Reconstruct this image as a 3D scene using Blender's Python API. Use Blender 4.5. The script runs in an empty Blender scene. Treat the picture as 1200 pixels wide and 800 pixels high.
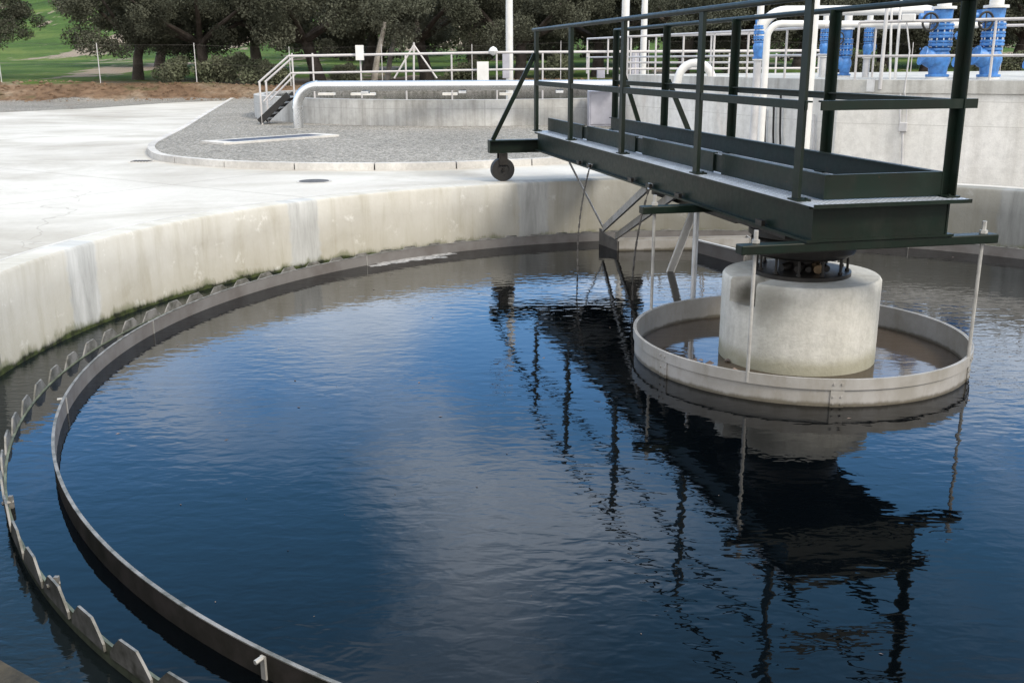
import bpy, math, random
from mathutils import Vector, Matrix
random.seed(7)
S = 0.45                       # metres per layout unit; all layout numbers below are in layout units
scene = bpy.context.scene
COL = scene.collection
PI = math.pi
sin, cos, rad = math.sin, math.cos, math.radians

# ------------------------------------------------------------------ camera
H = 4.0
FPX = 1186.2; PITCH = rad(15.495); ROLL = rad(-0.242)
F_ = Vector((0, cos(PITCH), -sin(PITCH))); R0 = Vector((1, 0, 0)); U0 = R0.cross(F_)
R_ = R0*cos(ROLL)+U0*sin(ROLL); U_ = -R0*sin(ROLL)+U0*cos(ROLL)
cam = bpy.data.cameras.new('camera'); camo = bpy.data.objects.new('camera', cam); COL.objects.link(camo)
m = Matrix.Identity(3); m.col[0] = R_; m.col[1] = U_; m.col[2] = -F_
camo.matrix_world = Matrix.Translation(Vector((0, 0, H*S))) @ m.to_4x4()
cam.sensor_width = 36; cam.lens = 36*FPX/1200; cam.clip_start = 0.1; cam.clip_end = 3000
scene.camera = camo

def ray(px, py): return F_*FPX + R_*(px-600) + U_*(400-py)
def G(px, py, z=1.21):
    d = ray(px, py); return Vector((0, 0, H)) + d*((z-H)/d.z)
def at(px, py, Y):
    d = ray(px, py); return Vector((0, 0, H)) + d*(Y/d.y)

# ------------------------------------------------------------------ materials
def mat(name, fn):
    mt = bpy.data.materials.new(name); mt.use_nodes = True
    nt = mt.node_tree; b = nt.nodes['Principled BSDF']
    fn(nt, b); return mt
def N(nt, t, **kw):
    n = nt.nodes.new(t)
    for k, v in kw.items():
        if k in n.inputs.keys(): n.inputs[k].default_value = v
        else: setattr(n, k, v)
    return n
def L(nt, a, b): nt.links.new(a, b)
def coords(nt, kind='Object', scale=(1, 1, 1)):
    tc = N(nt, 'ShaderNodeTexCoord'); mp = N(nt, 'ShaderNodeMapping'); mp.inputs['Scale'].default_value = scale
    L(nt, tc.outputs[kind], mp.inputs['Vector']); return mp.outputs[0]
def wcoords(nt, scale=(1, 1, 1)):
    g = N(nt, 'ShaderNodeNewGeometry'); mp = N(nt, 'ShaderNodeMapping'); mp.inputs['Scale'].default_value = scale
    L(nt, g.outputs['Position'], mp.inputs['Vector']); return mp.outputs[0]
def noise(nt, vec, scale, detail=4, rough=.55, dist=0):
    n = N(nt, 'ShaderNodeTexNoise'); n.inputs['Scale'].default_value = scale; n.inputs['Detail'].default_value = detail
    n.inputs['Roughness'].default_value = rough; n.inputs['Distortion'].default_value = dist
    L(nt, vec, n.inputs['Vector']); return n.outputs['Fac']
def ramp(nt, fac, stops):
    r = N(nt, 'ShaderNodeValToRGB'); e = r.color_ramp.elements
    while len(e) < len(stops): e.new(.5)
    for i, (p, c) in enumerate(stops):
        e[i].position = p; e[i].color = (*c, 1) if len(c) == 3 else c
    L(nt, fac, r.inputs[0]); return r.outputs[0]
def mix(nt, a, b, fac, mode='MIX'):
    n = N(nt, 'ShaderNodeMix', data_type='RGBA', blend_type=mode)
    for s, v in ((0, fac), (6, a), (7, b)):
        if hasattr(v, 'is_output'): L(nt, v, n.inputs[s])
        else: n.inputs[s].default_value = v if s == 0 else (*v, 1)
    return n.outputs[2]
def mathn(nt, op, a, b=None, clamp=False):
    n = N(nt, 'ShaderNodeMath', operation=op); n.use_clamp = clamp
    for i, v in enumerate((a, b)):
        if v is None: continue
        if hasattr(v, 'is_output'): L(nt, v, n.inputs[i])
        else: n.inputs[i].default_value = v
    return n.outputs[0]
def mrange(nt, v, a, b, c=0, d=1):
    n = N(nt, 'ShaderNodeMapRange'); n.interpolation_type = 'SMOOTHSTEP'
    L(nt, v, n.inputs[0])
    for i, x in enumerate((a, b, c, d)): n.inputs[i+1].default_value = x
    return n.outputs[0]
def bump(nt, b, h, strength=.3, dist=.01):
    n = N(nt, 'ShaderNodeBump'); n.inputs['Strength'].default_value = strength; n.inputs['Distance'].default_value = dist
    L(nt, h, n.inputs['Height']); L(nt, n.outputs[0], b.inputs['Normal'])

def paint(col, rough=.4, var=.25, metal=0, scale=6, spec=.5, grime=None):
    def f(nt, b):
        v = wcoords(nt)
        n = noise(nt, v, scale, 6, .6)
        c2 = grime or tuple(x*(1-var) for x in col)
        c = mix(nt, c2, tuple(min(1, x*(1+var*.5)) for x in col), ramp(nt, n, [(.35, (0, 0, 0)), (.62, (1, 1, 1))]))
        L(nt, c, b.inputs['Base Color'])
        n2 = noise(nt, v, scale*5, 3)
        L(nt, mathn(nt, 'ADD', mathn(nt, 'MULTIPLY', n2, .25), rough-.12), b.inputs['Roughness'])
        b.inputs['Metallic'].default_value = metal; b.inputs['Specular IOR Level'].default_value = spec
        bump(nt, b, n2, .08, .004)
    return f
def weathered(*a):
    def f(nt, b):
        paint(*a)(nt, b)
        prev = b.inputs['Base Color'].links[0].from_socket; v = wcoords(nt)
        r = ramp(nt, noise(nt, v, 17, 8, .75, .4), [(.66, (0, 0, 0)), (.70, (1, 1, 1))])
        c = mix(nt, prev, (.09, .04, .018), mathn(nt, 'MULTIPLY', r, .75))
        d = ramp(nt, noise(nt, wcoords(nt, (1, 1, .35)), 5, 8, .7), [(.52, (0, 0, 0)), (.75, (1, 1, 1))])
        c = mix(nt, c, (.035, .037, .032), mathn(nt, 'MULTIPLY', d, .3))
        L(nt, c, b.inputs['Base Color'])
    return f
def drum_fn(nt, b):
    paint((.31, .303, .295), .5, .15, 0, 4, .4, (.25, .24, .22))(nt, b)
    prev = b.inputs['Base Color'].links[0].from_socket; g = N(nt, 'ShaderNodeNewGeometry'); sp = N(nt, 'ShaderNodeSeparateXYZ'); L(nt, g.outputs['Position'], sp.inputs[0])
    n1 = noise(nt, wcoords(nt, (1, 1, .3)), 7, 7, .7)
    st = mrange(nt, mathn(nt, 'SUBTRACT', sp.outputs[2], mathn(nt, 'MULTIPLY', n1, .05)), -.018, .006, 1, 0)
    c = mix(nt, prev, (.06, .05, .03), mathn(nt, 'MULTIPLY', st, .85))
    c = mix(nt, c, (.19, .17, .135), mathn(nt, 'MULTIPLY', ramp(nt, n1, [(.5, (0, 0, 0)), (.68, (1, 1, 1))]), .5))
    L(nt, c, b.inputs['Base Color'])
def concrete(base, dark, light, streak=0, sc=1.0, rough=.85):
    def f(nt, b):
        v = wcoords(nt)
        n1 = noise(nt, v, .6*sc, 7, .62, .4)
        c = ramp(nt, n1, [(.3, dark), (.5, base), (.7, light)])
        n2 = noise(nt, v, 9*sc, 6, .7)
        c = mix(nt, c, ramp(nt, n2, [(.3, (.72, .72, .72)), (.6, (1.05, 1.05, 1.05))]), .55, 'MULTIPLY')
        if streak:
            vs = wcoords(nt, (3.5, 3.5, .22))
            n3 = noise(nt, vs, 1.6, 6, .65)
            c = mix(nt, c, ramp(nt, n3, [(.36, (.55, .53, .5)), (.56, (1, 1, 1))]), streak, 'MULTIPLY')
        n4 = noise(nt, v, 60, 3, .6)
        c = mix(nt, c, ramp(nt, n4, [(.3, (.85, .85, .85)), (.6, (1, 1, 1))]), .5, 'MULTIPLY')
        L(nt, c, b.inputs['Base Color']); b.inputs['Roughness'].default_value = rough
        b.inputs['Specular IOR Level'].default_value = .25
        bump(nt, b, mathn(nt, 'ADD', n4, mathn(nt, 'MULTIPLY', n2, 1.5)), .35, .006)
    return f

def m_apron(nt, b):
    v = wcoords(nt)
    n1 = noise(nt, v, .35, 8, .6, .6)
    c = ramp(nt, n1, [(.28, (.38, .36, .325)), (.45, (.47, .455, .425)), (.62, (.54, .53, .50))])
    n2 = noise(nt, wcoords(nt, (.45, .8, 1)), .8, 8, .66, .8)            # broad trowel and water marks
    c = mix(nt, c, ramp(nt, n2, [(.36, (.70, .68, .64)), (.56, (1, 1, 1))]), .85, 'MULTIPLY')
    n3 = noise(nt, v, 14, 6, .7)
    c = mix(nt, c, ramp(nt, n3, [(.3, (.86, .86, .85)), (.6, (1, 1, 1))]), .6, 'MULTIPLY')
    # saw-cut control joints, a wide grid turned a little
    mp = N(nt, 'ShaderNodeMapping'); mp.inputs['Rotation'].default_value = (0, 0, rad(34)); mp.inputs['Location'].default_value = (1.3, .8, 0)
    g = N(nt, 'ShaderNodeNewGeometry'); L(nt, g.outputs['Position'], mp.inputs[0])
    sp = N(nt, 'ShaderNodeSeparateXYZ'); L(nt, mp.outputs[0], sp.inputs[0])
    def line(o):
        a = mathn(nt, 'ABSOLUTE', mathn(nt, 'SUBTRACT', mathn(nt, 'FRACT', mathn(nt, 'DIVIDE', o, 5.2)), .5))
        return mathn(nt, 'LESS_THAN', a, .0018)
    ln = mathn(nt, 'MAXIMUM', line(sp.outputs[0]), line(sp.outputs[1]))
    c = mix(nt, c, (.25, .235, .21), mathn(nt, 'MULTIPLY', ln, .7))
    vc = N(nt, 'ShaderNodeTexVoronoi', feature='DISTANCE_TO_EDGE'); vc.inputs['Scale'].default_value = .22; nz = N(nt, 'ShaderNodeTexNoise'); nz.inputs['Scale'].default_value = 2.2
    L(nt, v, nz.inputs['Vector']); vm_ = N(nt, 'ShaderNodeVectorMath', operation='MULTIPLY_ADD'); L(nt, nz.outputs['Color'], vm_.inputs[0]); vm_.inputs[1].default_value = (.7, .7, .7); L(nt, v, vm_.inputs[2]); L(nt, vm_.outputs[0], vc.inputs['Vector'])
    crack = mathn(nt, 'MULTIPLY', mathn(nt, 'LESS_THAN', vc.outputs['Distance'], .0022), mrange(nt, noise(nt, v, .3, 3), .5, .58))
    c = mix(nt, c, (.22, .205, .18), mathn(nt, 'MULTIPLY', crack, .35))
    L(nt, c, b.inputs['Base Color']); b.inputs['Roughness'].default_value = .85; b.inputs['Specular IOR Level'].default_value = .2
    bump(nt, b, n3, .25, .004)

def m_tankwall(nt, b):
    tc = N(nt, 'ShaderNodeTexCoord'); uv = tc.outputs['UV']
    sp = N(nt, 'ShaderNodeSeparateXYZ'); L(nt, uv, sp.inputs[0]); u, z = sp.outputs[0], sp.outputs[1]
    v = wcoords(nt)
    n1 = noise(nt, v, .9, 7, .62, .5)
    c = ramp(nt, n1, [(.28, (.35, .34, .30)), (.45, (.45, .44, .405)), (.66, (.52, .515, .485))])
    # vertical run-off streaks
    mp = N(nt, 'ShaderNodeMapping'); mp.inputs['Scale'].default_value = (5.5, .7, 1); L(nt, uv, mp.inputs[0])
    n2 = noise(nt, mp.outputs[0], 1.3, 7, .68, .3)
    c = mix(nt, c, ramp(nt, n2, [(.34, (.72, .69, .6)), (.5, (.95, .94, .92)), (.62, (1, 1, 1))]), .5, 'MULTIPLY')
    # ochre algae staining, denser towards the foot
    mp2 = N(nt, 'ShaderNodeMapping'); mp2.inputs['Scale'].default_value = (2.2, .9, 1); L(nt, uv, mp2.inputs[0])
    n3 = noise(nt, mp2.outputs[0], 1.7, 7, .7, .8)
    low = mrange(nt, mathn(nt, 'ADD', z, mathn(nt, 'MULTIPLY', n3, -.55)), -.35, .18, 1, 0)
    c = mix(nt, c, (.31, .28, .19), mathn(nt, 'MULTIPLY', low, .30))
    spots = ramp(nt, noise(nt, v, 5.5, 5, .7), [(.60, (0, 0, 0)), (.72, (1, 1, 1))])
    c = mix(nt, c, (.78, .79, .78), mathn(nt, 'MULTIPLY', spots, .45))
    # light grey repair strips
    for th in (168.7, 138.8, 108.3, 78.5, 50.0):
        c0 = rad(th)*11.05*S
        wob = mathn(nt, 'MULTIPLY', mathn(nt, 'SUBTRACT', noise(nt, uv, 5, 5, .6), .5), .16)
        d = mathn(nt, 'ABSOLUTE', mathn(nt, 'ADD', mathn(nt, 'SUBTRACT', u, c0), wob))
        k = mrange(nt, d, .15, .185, 1, 0)
        gray = ramp(nt, n2, [(.35, (.30, .31, .31)), (.62, (.50, .51, .51))])
        c = mix(nt, c, gray, mathn(nt, 'MULTIPLY', k, .85))
    # the far and right hand stretch is greyer
    gw = mrange(nt, mathn(nt, 'ADD', u, mathn(nt, 'MULTIPLY', n1, .6)), rad(88)*11.05*S, rad(128)*11.05*S, 1, 0)
    c = mix(nt, c, (.46, .47, .47), gw, 'MULTIPLY')
    # black-green wet foot
    foot = mrange(nt, mathn(nt, 'ADD', z, mathn(nt, 'MULTIPLY', n3, -.12)), -.115, -.078, 1, 0)
    c = mix(nt, c, ramp(nt, noise(nt, v, 12, 4), [(.4, (.012, .015, .008)), (.65, (.05, .065, .02))]), foot)
    moss = mrange(nt, mathn(nt, 'ADD', z, mathn(nt, 'MULTIPLY', n3, -.3)), -.205, -.14, 1, 0)
    c = mix(nt, c, (.12, .13, .06), mathn(nt, 'MULTIPLY', mathn(nt, 'SUBTRACT', moss, foot, True), .7))
    # shade on the near side of the rim, painted in as near-black colour
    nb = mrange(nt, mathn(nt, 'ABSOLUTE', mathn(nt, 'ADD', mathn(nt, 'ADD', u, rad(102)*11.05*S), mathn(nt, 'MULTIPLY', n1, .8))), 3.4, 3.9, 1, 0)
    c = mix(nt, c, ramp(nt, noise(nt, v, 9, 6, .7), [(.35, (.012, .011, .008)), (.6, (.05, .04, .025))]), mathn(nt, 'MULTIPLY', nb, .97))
    L(nt, c, b.inputs['Base Color']); b.inputs['Roughness'].default_value = .85; b.inputs['Specular IOR Level'].default_value = .25
    n4 = noise(nt, v, 40, 4, .6); bump(nt, b, mathn(nt, 'ADD', n4, mathn(nt, 'MULTIPLY', n2, 2)), .3, .006)

def m_water(base, amp=1.0, rough=.02, fine=1.0, stretch=(1, 1, 1)):
    def f(nt, b):
        v = wcoords(nt, stretch)
        n0 = noise(nt, v, .5, 3, .5)
        c = mix(nt, tuple(x*.8 for x in base), tuple(x*1.25 for x in base), n0)
        L(nt, c, b.inputs['Base Color'])
        b.inputs['Roughness'].default_value = rough; b.inputs['IOR'].default_value = 1.333
        w1 = noise(nt, wcoords(nt, (stretch[0]*.7, stretch[1]*1.3, 1)), 10*fine, 2, .5, .3)
        w2 = noise(nt, v, 2.1, 2, .5)
        w3 = noise(nt, v, 19*fine, 2, .5)
        patch = mrange(nt, noise(nt, wcoords(nt), .45, 3, .5), .35, .65, .45, 1.15)     # gusts: calmer and livelier patches
        h = mathn(nt, 'ADD', mathn(nt, 'MULTIPLY', mathn(nt, 'MULTIPLY', w1, patch), .0020), mathn(nt, 'MULTIPLY', w2, .0014))
        h = mathn(nt, 'ADD', h, mathn(nt, 'MULTIPLY', mathn(nt, 'MULTIPLY', w3, patch), .00028))
        bump(nt, b, h, 1.0, amp)
    return f

def m_gravel(nt, b):
    v = wcoords(nt)
    vo = N(nt, 'ShaderNodeTexVoronoi'); vo.inputs['Scale'].default_value = 38; L(nt, v, vo.inputs['Vector'])
    sp = N(nt, 'ShaderNodeSeparateColor'); L(nt, vo.outputs['Color'], sp.inputs[0])
    c = ramp(nt, sp.outputs[0], [(0, (.13, .128, .12)), (.5, (.255, .25, .235)), (1, (.43, .42, .40))])
    n = noise(nt, v, .5, 5, .6)
    c = mix(nt, c, ramp(nt, n, [(.35, (.8, .79, .77)), (.6, (1.05, 1.03, 1))]), .8, 'MULTIPLY')
    L(nt, c, b.inputs['Base Color']); b.inputs['Roughness'].default_value = .95; b.inputs['Specular IOR Level'].default_value = .1
    bump(nt, b, mathn(nt, 'SUBTRACT', 1, vo.outputs['Distance']), .8, .03)
def m_earth(nt, b):
    v = wcoords(nt)
    n1 = noise(nt, v, .5, 8, .65, .4); n2 = noise(nt, v, 3.5, 8, .7)
    c = ramp(nt, n1, [(.3, (.11, .075, .05)), (.48, (.20, .138, .095)), (.62, (.29, .24, .185))])
    c = mix(nt, c, ramp(nt, n2, [(.32, (.45, .42, .4)), (.6, (1.15, 1.1, 1.05))]), .8, 'MULTIPLY')
    g = ramp(nt, noise(nt, v, 1.1, 6, .6), [(.56, (0, 0, 0)), (.66, (1, 1, 1))])
    c = mix(nt, c, (.10, .10, .05), mathn(nt, 'MULTIPLY', g, .6))
    L(nt, c, b.inputs['Base Color']); b.inputs['Roughness'].default_value = .95; b.inputs['Specular IOR Level'].default_value = .1
    bump(nt, b, n2, 1, .25)
def m_grass(nt, b):
    v = wcoords(nt)
    n1 = noise(nt, v, .16, 6, .6, .5); n2 = noise(nt, v, 2.2, 8, .75)
    c = ramp(nt, n1, [(.3, (.03, .06, .014)), (.5, (.06, .11, .024)), (.7, (.12, .16, .045))])
    c = mix(nt, c, ramp(nt, n2, [(.3, (.55, .55, .5)), (.6, (1.15, 1.15, 1.1))]), .8, 'MULTIPLY')
    bare = ramp(nt, noise(nt, wcoords(nt, (1.8, .5, 1)), .13, 6, .65), [(.56, (0, 0, 0)), (.60, (1, 1, 1))])
    c = mix(nt, c, (.30, .24, .20), mathn(nt, 'MULTIPLY', bare, .85))
    L(nt, c, b.inputs['Base Color']); b.inputs['Roughness'].default_value = .95; b.inputs['Specular IOR Level'].default_value = .1
    bump(nt, b, n2, 1, .2)
def m_leaf(c1, c2):
    def f(nt, b):
        v = wcoords(nt); n = noise(nt, v, .9, 5, .6)
        oi = N(nt, 'ShaderNodeObjectInfo')
        gi = N(nt, 'ShaderNodeNewGeometry')
        c = mix(nt, c1, c2, mathn(nt, 'ADD', mathn(nt, 'MULTIPLY', ramp(nt, n, [(.35, (0, 0, 0)), (.65, (1, 1, 1))]), .7), mathn(nt, 'MULTIPLY', gi.outputs['Random Per Island'], .3)))
        c = mix(nt, c, tuple(x*.75 for x in c1), mathn(nt, 'MULTIPLY', oi.outputs['Random'], .4))
        L(nt, c, b.inputs['Base Color']); b.inputs['Roughness'].default_value = .8; b.inputs['Specular IOR Level'].default_value = .08
    return f
def m_grate(nt, b):
    v = wcoords(nt); mp = N(nt, 'ShaderNodeMapping'); mp.inputs['Rotation'].default_value = (0, 0, rad(-12.7)); L(nt, v, mp.inputs[0])
    sp = N(nt, 'ShaderNodeSeparateXYZ'); L(nt, mp.outputs[0], sp.inputs[0])
    def tri(o, per): return mathn(nt, 'ABSOLUTE', mathn(nt, 'SUBTRACT', mathn(nt, 'FRACT', mathn(nt, 'DIVIDE', o, per)), .5))
    h = mathn(nt, 'MAXIMUM', mathn(nt, 'GREATER_THAN', tri(sp.outputs[0], .03), .33), mathn(nt, 'GREATER_THAN', tri(sp.outputs[1], .034), .38))
    n = noise(nt, v, 8, 5)
    c = mix(nt, (.13, .145, .165), (.50, .54, .60), h)
    c = mix(nt, c, ramp(nt, n, [(.3, (.7, .7, .7)), (.6, (1.1, 1.1, 1.1))]), .7, 'MULTIPLY')
    L(nt, c, b.inputs['Base Color']); b.inputs['Roughness'].default_value = .5; b.inputs['Metallic'].default_value = .3
    bump(nt, b, h, .6, .01)

M = {
 'apron': mat('apron_concrete', m_apron),
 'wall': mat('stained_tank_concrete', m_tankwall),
 'conc': mat('grey_concrete', concrete((.46, .46, .44), (.36, .355, .34), (.58, .58, .56), .55)),
 'conc_white': mat('pale_concrete', concrete((.70, .69, .66), (.58, .56, .53), (.78, .77, .75), .25)),
 'conc_col': mat('column_concrete', concrete((.56, .555, .51), (.34, .335, .28), (.68, .675, .64), .45, 1.9)),
 'kerb': mat('kerb_concrete', concrete((.48, .47, .45), (.36, .35, .34), (.62, .61, .59), 0, 2)),
 'ledge': mat('mossy_dark_concrete', concrete((.035, .032, .022), (.015, .014, .01), (.075, .07, .045), 0, 6, .6)),
 'water': mat('clarifier_water', m_water((.0008, .0014, .0020), 1.0)),
 'launder': mat('launder_water', m_water((.006, .009, .010), 1.6, .05, 1.7)),
 'drumwater': mat('brown_inlet_water', m_water((.05, .038, .028), .6, .06, 1.0)),
 'gravel': mat('grey_gravel', m_gravel), 'earth': mat('rust_brown_earth', m_earth), 'grass': mat('meadow_grass', m_grass),
 'leaf': mat('holm_oak_leaves', m_leaf((.032, .036, .024), (.105, .110, .082))),
 'leaf2': mat('olive_leaves', m_leaf((.07, .078, .055), (.18, .19, .15))),
 'shrub': mat('shrub_leaves', m_leaf((.07, .085, .05), (.17, .18, .12))),
 'bark': mat('dark_bark', concrete((.055, .045, .038), (.03, .025, .02), (.10, .085, .075), 0, 5)),
 'bark2': mat('pale_bark', concrete((.30, .28, .25), (.18, .16, .14), (.42, .40, .37), 0, 5)),
 'green': mat('dark_green_paint', weathered((.0035, .010, .0065), .42, .25, 0, 6, .2, (.007, .010, .007))),
 'grate': mat('galvanised_grating', m_grate),
 'steel': mat('galvanised_steel', paint((.62, .63, .64), .42, .2, .75)),
 'pipe': mat('stainless_pipe', paint((.60, .61, .62), .26, .10, .95, 1.5)),
 'baffle': mat('grey_fibreglass', paint((.15, .145, .143), .55, .25, 0, 4, .4, (.12, .11, .105))),
 'baffle_dark': mat('dark_fibreglass', paint((.034, .030, .028), .7, .4, 0, 7, .12, (.018, .018, .014))),
 'drum': mat('pale_fibreglass', drum_fn),
 'rod': mat('dull_rod', paint((.36, .355, .34), .5, .25, .2, 12)),
 'weir': mat('weir_steel', paint((.19, .185, .178), .5, .3, .1, 14, .3, (.08, .08, .068))),
 'weirbase': mat('algae_covered_steel', paint((.10, .115, .08), .6, .5, 0, 12)),
 'white': mat('white_paint', paint((.60, .60, .59), .4, .08)),
 'blue': mat('blue_enamel', paint((.05, .18, .46), .45, .35, 0, 14)),
 'rubber': mat('black_rubber', paint((.010, .010, .010), .7, .3)),
 'iron': mat('oily_black_iron', paint((.022, .020, .018), .45, .5, .4, 10)),
 'brass': mat('grimy_brass', paint((.24, .17, .10), .4, .4, .6, 20)),
 'dark': mat('dark_iron_cover', paint((.07, .065, .06), .7, .4)),
 'navy': mat('dark_blue_grating', paint((.045, .047, .065), .6, .3)),
 'box': mat('grey_lilac_cabinet', paint((.36, .36, .41), .5, .12)),
 'plastic': mat('grey_plastic', paint((.45, .45, .46), .5, .15)),
 'foam': mat('pale_foam', paint((.27, .265, .26), .8, .4, 0, 20, .2)),
 'scum': mat('brown_scum', paint((.16, .12, .10), .8, .6, 0, 25, .3, (.05, .04, .035))),
 'galvwhite': mat('painted_tube', paint((.46, .445, .445), .45, .1)),
}
def face_fn(nt, b):
    concrete((.66, .655, .63), (.56, .55, .53), (.74, .735, .72), .3)(nt, b)
    prev = b.inputs['Base Color'].links[0].from_socket
    v = wcoords(nt, (1, 1, .45)); r = ramp(nt, noise(nt, v, .75, 6, .6, .4), [(.58, (0, 0, 0)), (.72, (1, 1, 1))])
    c = mix(nt, prev, (.52, .36, .26), mathn(nt, 'MULTIPLY', r, .45))
    g = N(nt, 'ShaderNodeNewGeometry'); sp = N(nt, 'ShaderNodeSeparateXYZ'); L(nt, g.outputs['Position'], sp.inputs[0])
    for zz in (.98, 1.28):                                     # formwork board joints
        d = mathn(nt, 'ABSOLUTE', mathn(nt, 'SUBTRACT', sp.outputs[2], zz))
        c = mix(nt, c, (.40, .39, .37), mathn(nt, 'MULTIPLY', mathn(nt, 'LESS_THAN', d, .004), .7))
    L(nt, c, b.inputs['Base Color'])
M['conc_face'] = mat('rust_marked_concrete', face_fn)

# ------------------------------------------------------------------ objects
def empty(name, loc=(0, 0, 0), rz=0, sc=1):
    o = bpy.data.objects.new(name, None); COL.objects.link(o)
    o.location = Vector(loc)*S; o.rotation_euler = (0, 0, rz); o.scale = (sc,)*3; o.empty_display_size = .2
    o['ulo'] = tuple(loc) if False else 0; del o['ulo']
    BASE[o.name] = Vector(loc); return o
BASE = {}
def tag(o, label=None, cat=None, group=None, kind=None):
    if label: o['label'] = label
    if cat: o['category'] = cat
    if group: o['group'] = group
    if kind: o['kind'] = kind
    return o

class MB:
    def __init__(s): s.v = []; s.f = []; s.uv = None
    def add(s, vs, fs):
        n = len(s.v); s.v += [Vector(p) for p in vs]; s.f += [tuple(i+n for i in f) for f in fs]; return s
    def box(s, c, d, ax=None):
        c = Vector(c); X, Y, Z = ax or (Vector((1, 0, 0)), Vector((0, 1, 0)), Vector((0, 0, 1)))
        vs = [c+X*(i*d[0]/2)+Y*(j*d[1]/2)+Z*(k*d[2]/2) for k in (-1, 1) for j in (-1, 1) for i in (-1, 1)]
        return s.add(vs, [(0, 2, 3, 1), (4, 5, 7, 6), (0, 1, 5, 4), (2, 6, 7, 3), (0, 4, 6, 2), (1, 3, 7, 5)])
    def bar(s, p, q, w, h, up=(0, 0, 1)):
        p, q = Vector(p), Vector(q); Z = q-p; l = Z.length; Z.normalize(); up = Vector(up)
        X = up.cross(Z)
        if X.length < .01: X = Vector((1, 0, 0)).cross(Z)
        X.normalize(); Y = Z.cross(X)
        return s.box((p+q)/2, (w, h, l), (X, Y, Z))
    def tube(s, pts, r, n=10, cap=True):
        pts = [Vector(p) for p in pts]; rs = r if isinstance(r, (list, tuple)) else [r]*len(pts)
        rings = []; T0 = (pts[1]-pts[0]).normalized()
        X = T0.cross(Vector((0, 0, 1)))
        if X.length < .1: X = T0.cross(Vector((1, 0, 0)))
        X.normalize()
        for i, p in enumerate(pts):
            T = (pts[min(i+1, len(pts)-1)]-pts[max(i-1, 0)]).normalized()
            X = (X-T*X.dot(T)).normalized(); Y = T.cross(X)
            rings.append([p+(X*cos(a)+Y*sin(a))*rs[i] for a in (2*PI*k/n for k in range(n))])
        vs = [p for r_ in rings for p in r_]; fs = []
        for i in range(len(rings)-1):
            for k in range(n):
                fs.append((i*n+k, i*n+(k+1) % n, (i+1)*n+(k+1) % n, (i+1)*n+k))
        if cap: fs += [tuple(range(n-1, -1, -1)), tuple(range((len(rings)-1)*n, len(rings)*n))]
        return s.add(vs, fs)
    def lathe(s, prof, c=(0, 0, 0), n=24, axis='z', a0=0, a1=2*PI, closed=False):
        c = Vector(c); full = abs(a1-a0-2*PI) < 1e-6; m_ = n if full else n+1
        vs = []
        for k in range(m_):
            a = a0+(a1-a0)*k/n
            for r, z in prof:
                if axis == 'z': vs.append(c+Vector((r*cos(a), r*sin(a), z)))
                elif axis == 'x': vs.append(c+Vector((z, r*cos(a), r*sin(a))))
                else: vs.append(c+Vector((r*cos(a), z, r*sin(a))))
        P = len(prof); fs = []; pr = P if closed else P-1
        for k in range(n):
            k2 = (k+1) % m_
            for j in range(pr):
                j2 = (j+1) % P; fs.append((k*P+j, k2*P+j, k2*P+j2, k*P+j2))
        if not full and closed: fs += [tuple(range(P)), tuple(m_*P-1-i for i in range(P))]
        return s.add(vs, fs)
    def prism(s, poly, z0, z1):
        n = len(poly); vs = [Vector((p[0], p[1], z0)) for p in poly]+[Vector((p[0], p[1], z1)) for p in poly]
        return s.add(vs, [tuple(range(n-1, -1, -1)), tuple(range(n, 2*n))]+[(i, (i+1) % n, n+(i+1) % n, n+i) for i in range(n)])
    def build(s, name, m_, parent=None, smooth=False, bevel=0, uvc=None, local=False):
        me = bpy.data.meshes.new(name)
        base = Vector((0, 0, 0))
        if parent is not None and not local:
            base = BASE[parent.name]
        me.from_pydata([(p-base)*S for p in s.v], [], s.f); me.validate()
        if uvc:
            ul = me.uv_layers.new(name='UVMap')
            for poly in me.polygons:
                us = []
                for li in poly.loop_indices:
                    p = s.v[me.loops[li].vertex_index]; a = math.atan2(p.y-uvc[1], p.x-uvc[0])
                    us.append([a, p.z])
                if max(a for a, _ in us)-min(a for a, _ in us) > PI:
                    for q in us:
                        if q[0] < 0: q[0] += 2*PI
                for li, q in zip(poly.loop_indices, us): ul.data[li].uv = (q[0]*uvc[2]*S, q[1]*S)
        o = bpy.data.objects.new(name, me); COL.objects.link(o); me.materials.append(m_)
        if parent is not None: o.parent = parent
        BASE[o.name] = base
        import bmesh
        bm = bmesh.new(); bm.from_mesh(me); bmesh.ops.recalc_face_normals(bm, faces=bm.faces); bm.to_mesh(me); bm.free()
        if smooth:
            for p in me.polygons: p.use_smooth = True
            me.set_sharp_from_angle(angle=rad(38))
        if bevel:
            b = o.modifiers.new('bevel', 'BEVEL'); b.width = bevel*S; b.segments = 2; b.limit_method = 'ANGLE'
        return o
def thing(name, mbs, label, cat, loc, group=None):
    """mbs: list of (part name, MB, material, smooth)"""
    e = empty(name, loc); tag(e, label, cat, group)
    for pn, mb, mt, sm in mbs: mb.build(pn, mt, e, sm)
    return e
def struct(name, mb, mt, smooth=False, uvc=None, kind='structure'):
    return tag(mb.build(name, mt, None, smooth, 0, uvc), kind=kind)
def copy_thing(root, loc, rz=0, sc=1, label=None):
    r = root.copy(); COL.objects.link(r); r.location = Vector(loc)*S; r.rotation_euler = (0, 0, rz); r.scale = (sc,)*3 if not isinstance(sc, tuple) else sc
    if label: r['label'] = label
    for ch in root.children:
        c = ch.copy(); COL.objects.link(c); c.parent = r
        for g in ch.children:
            d = g.copy(); COL.objects.link(d); d.parent = c
    return r
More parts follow.
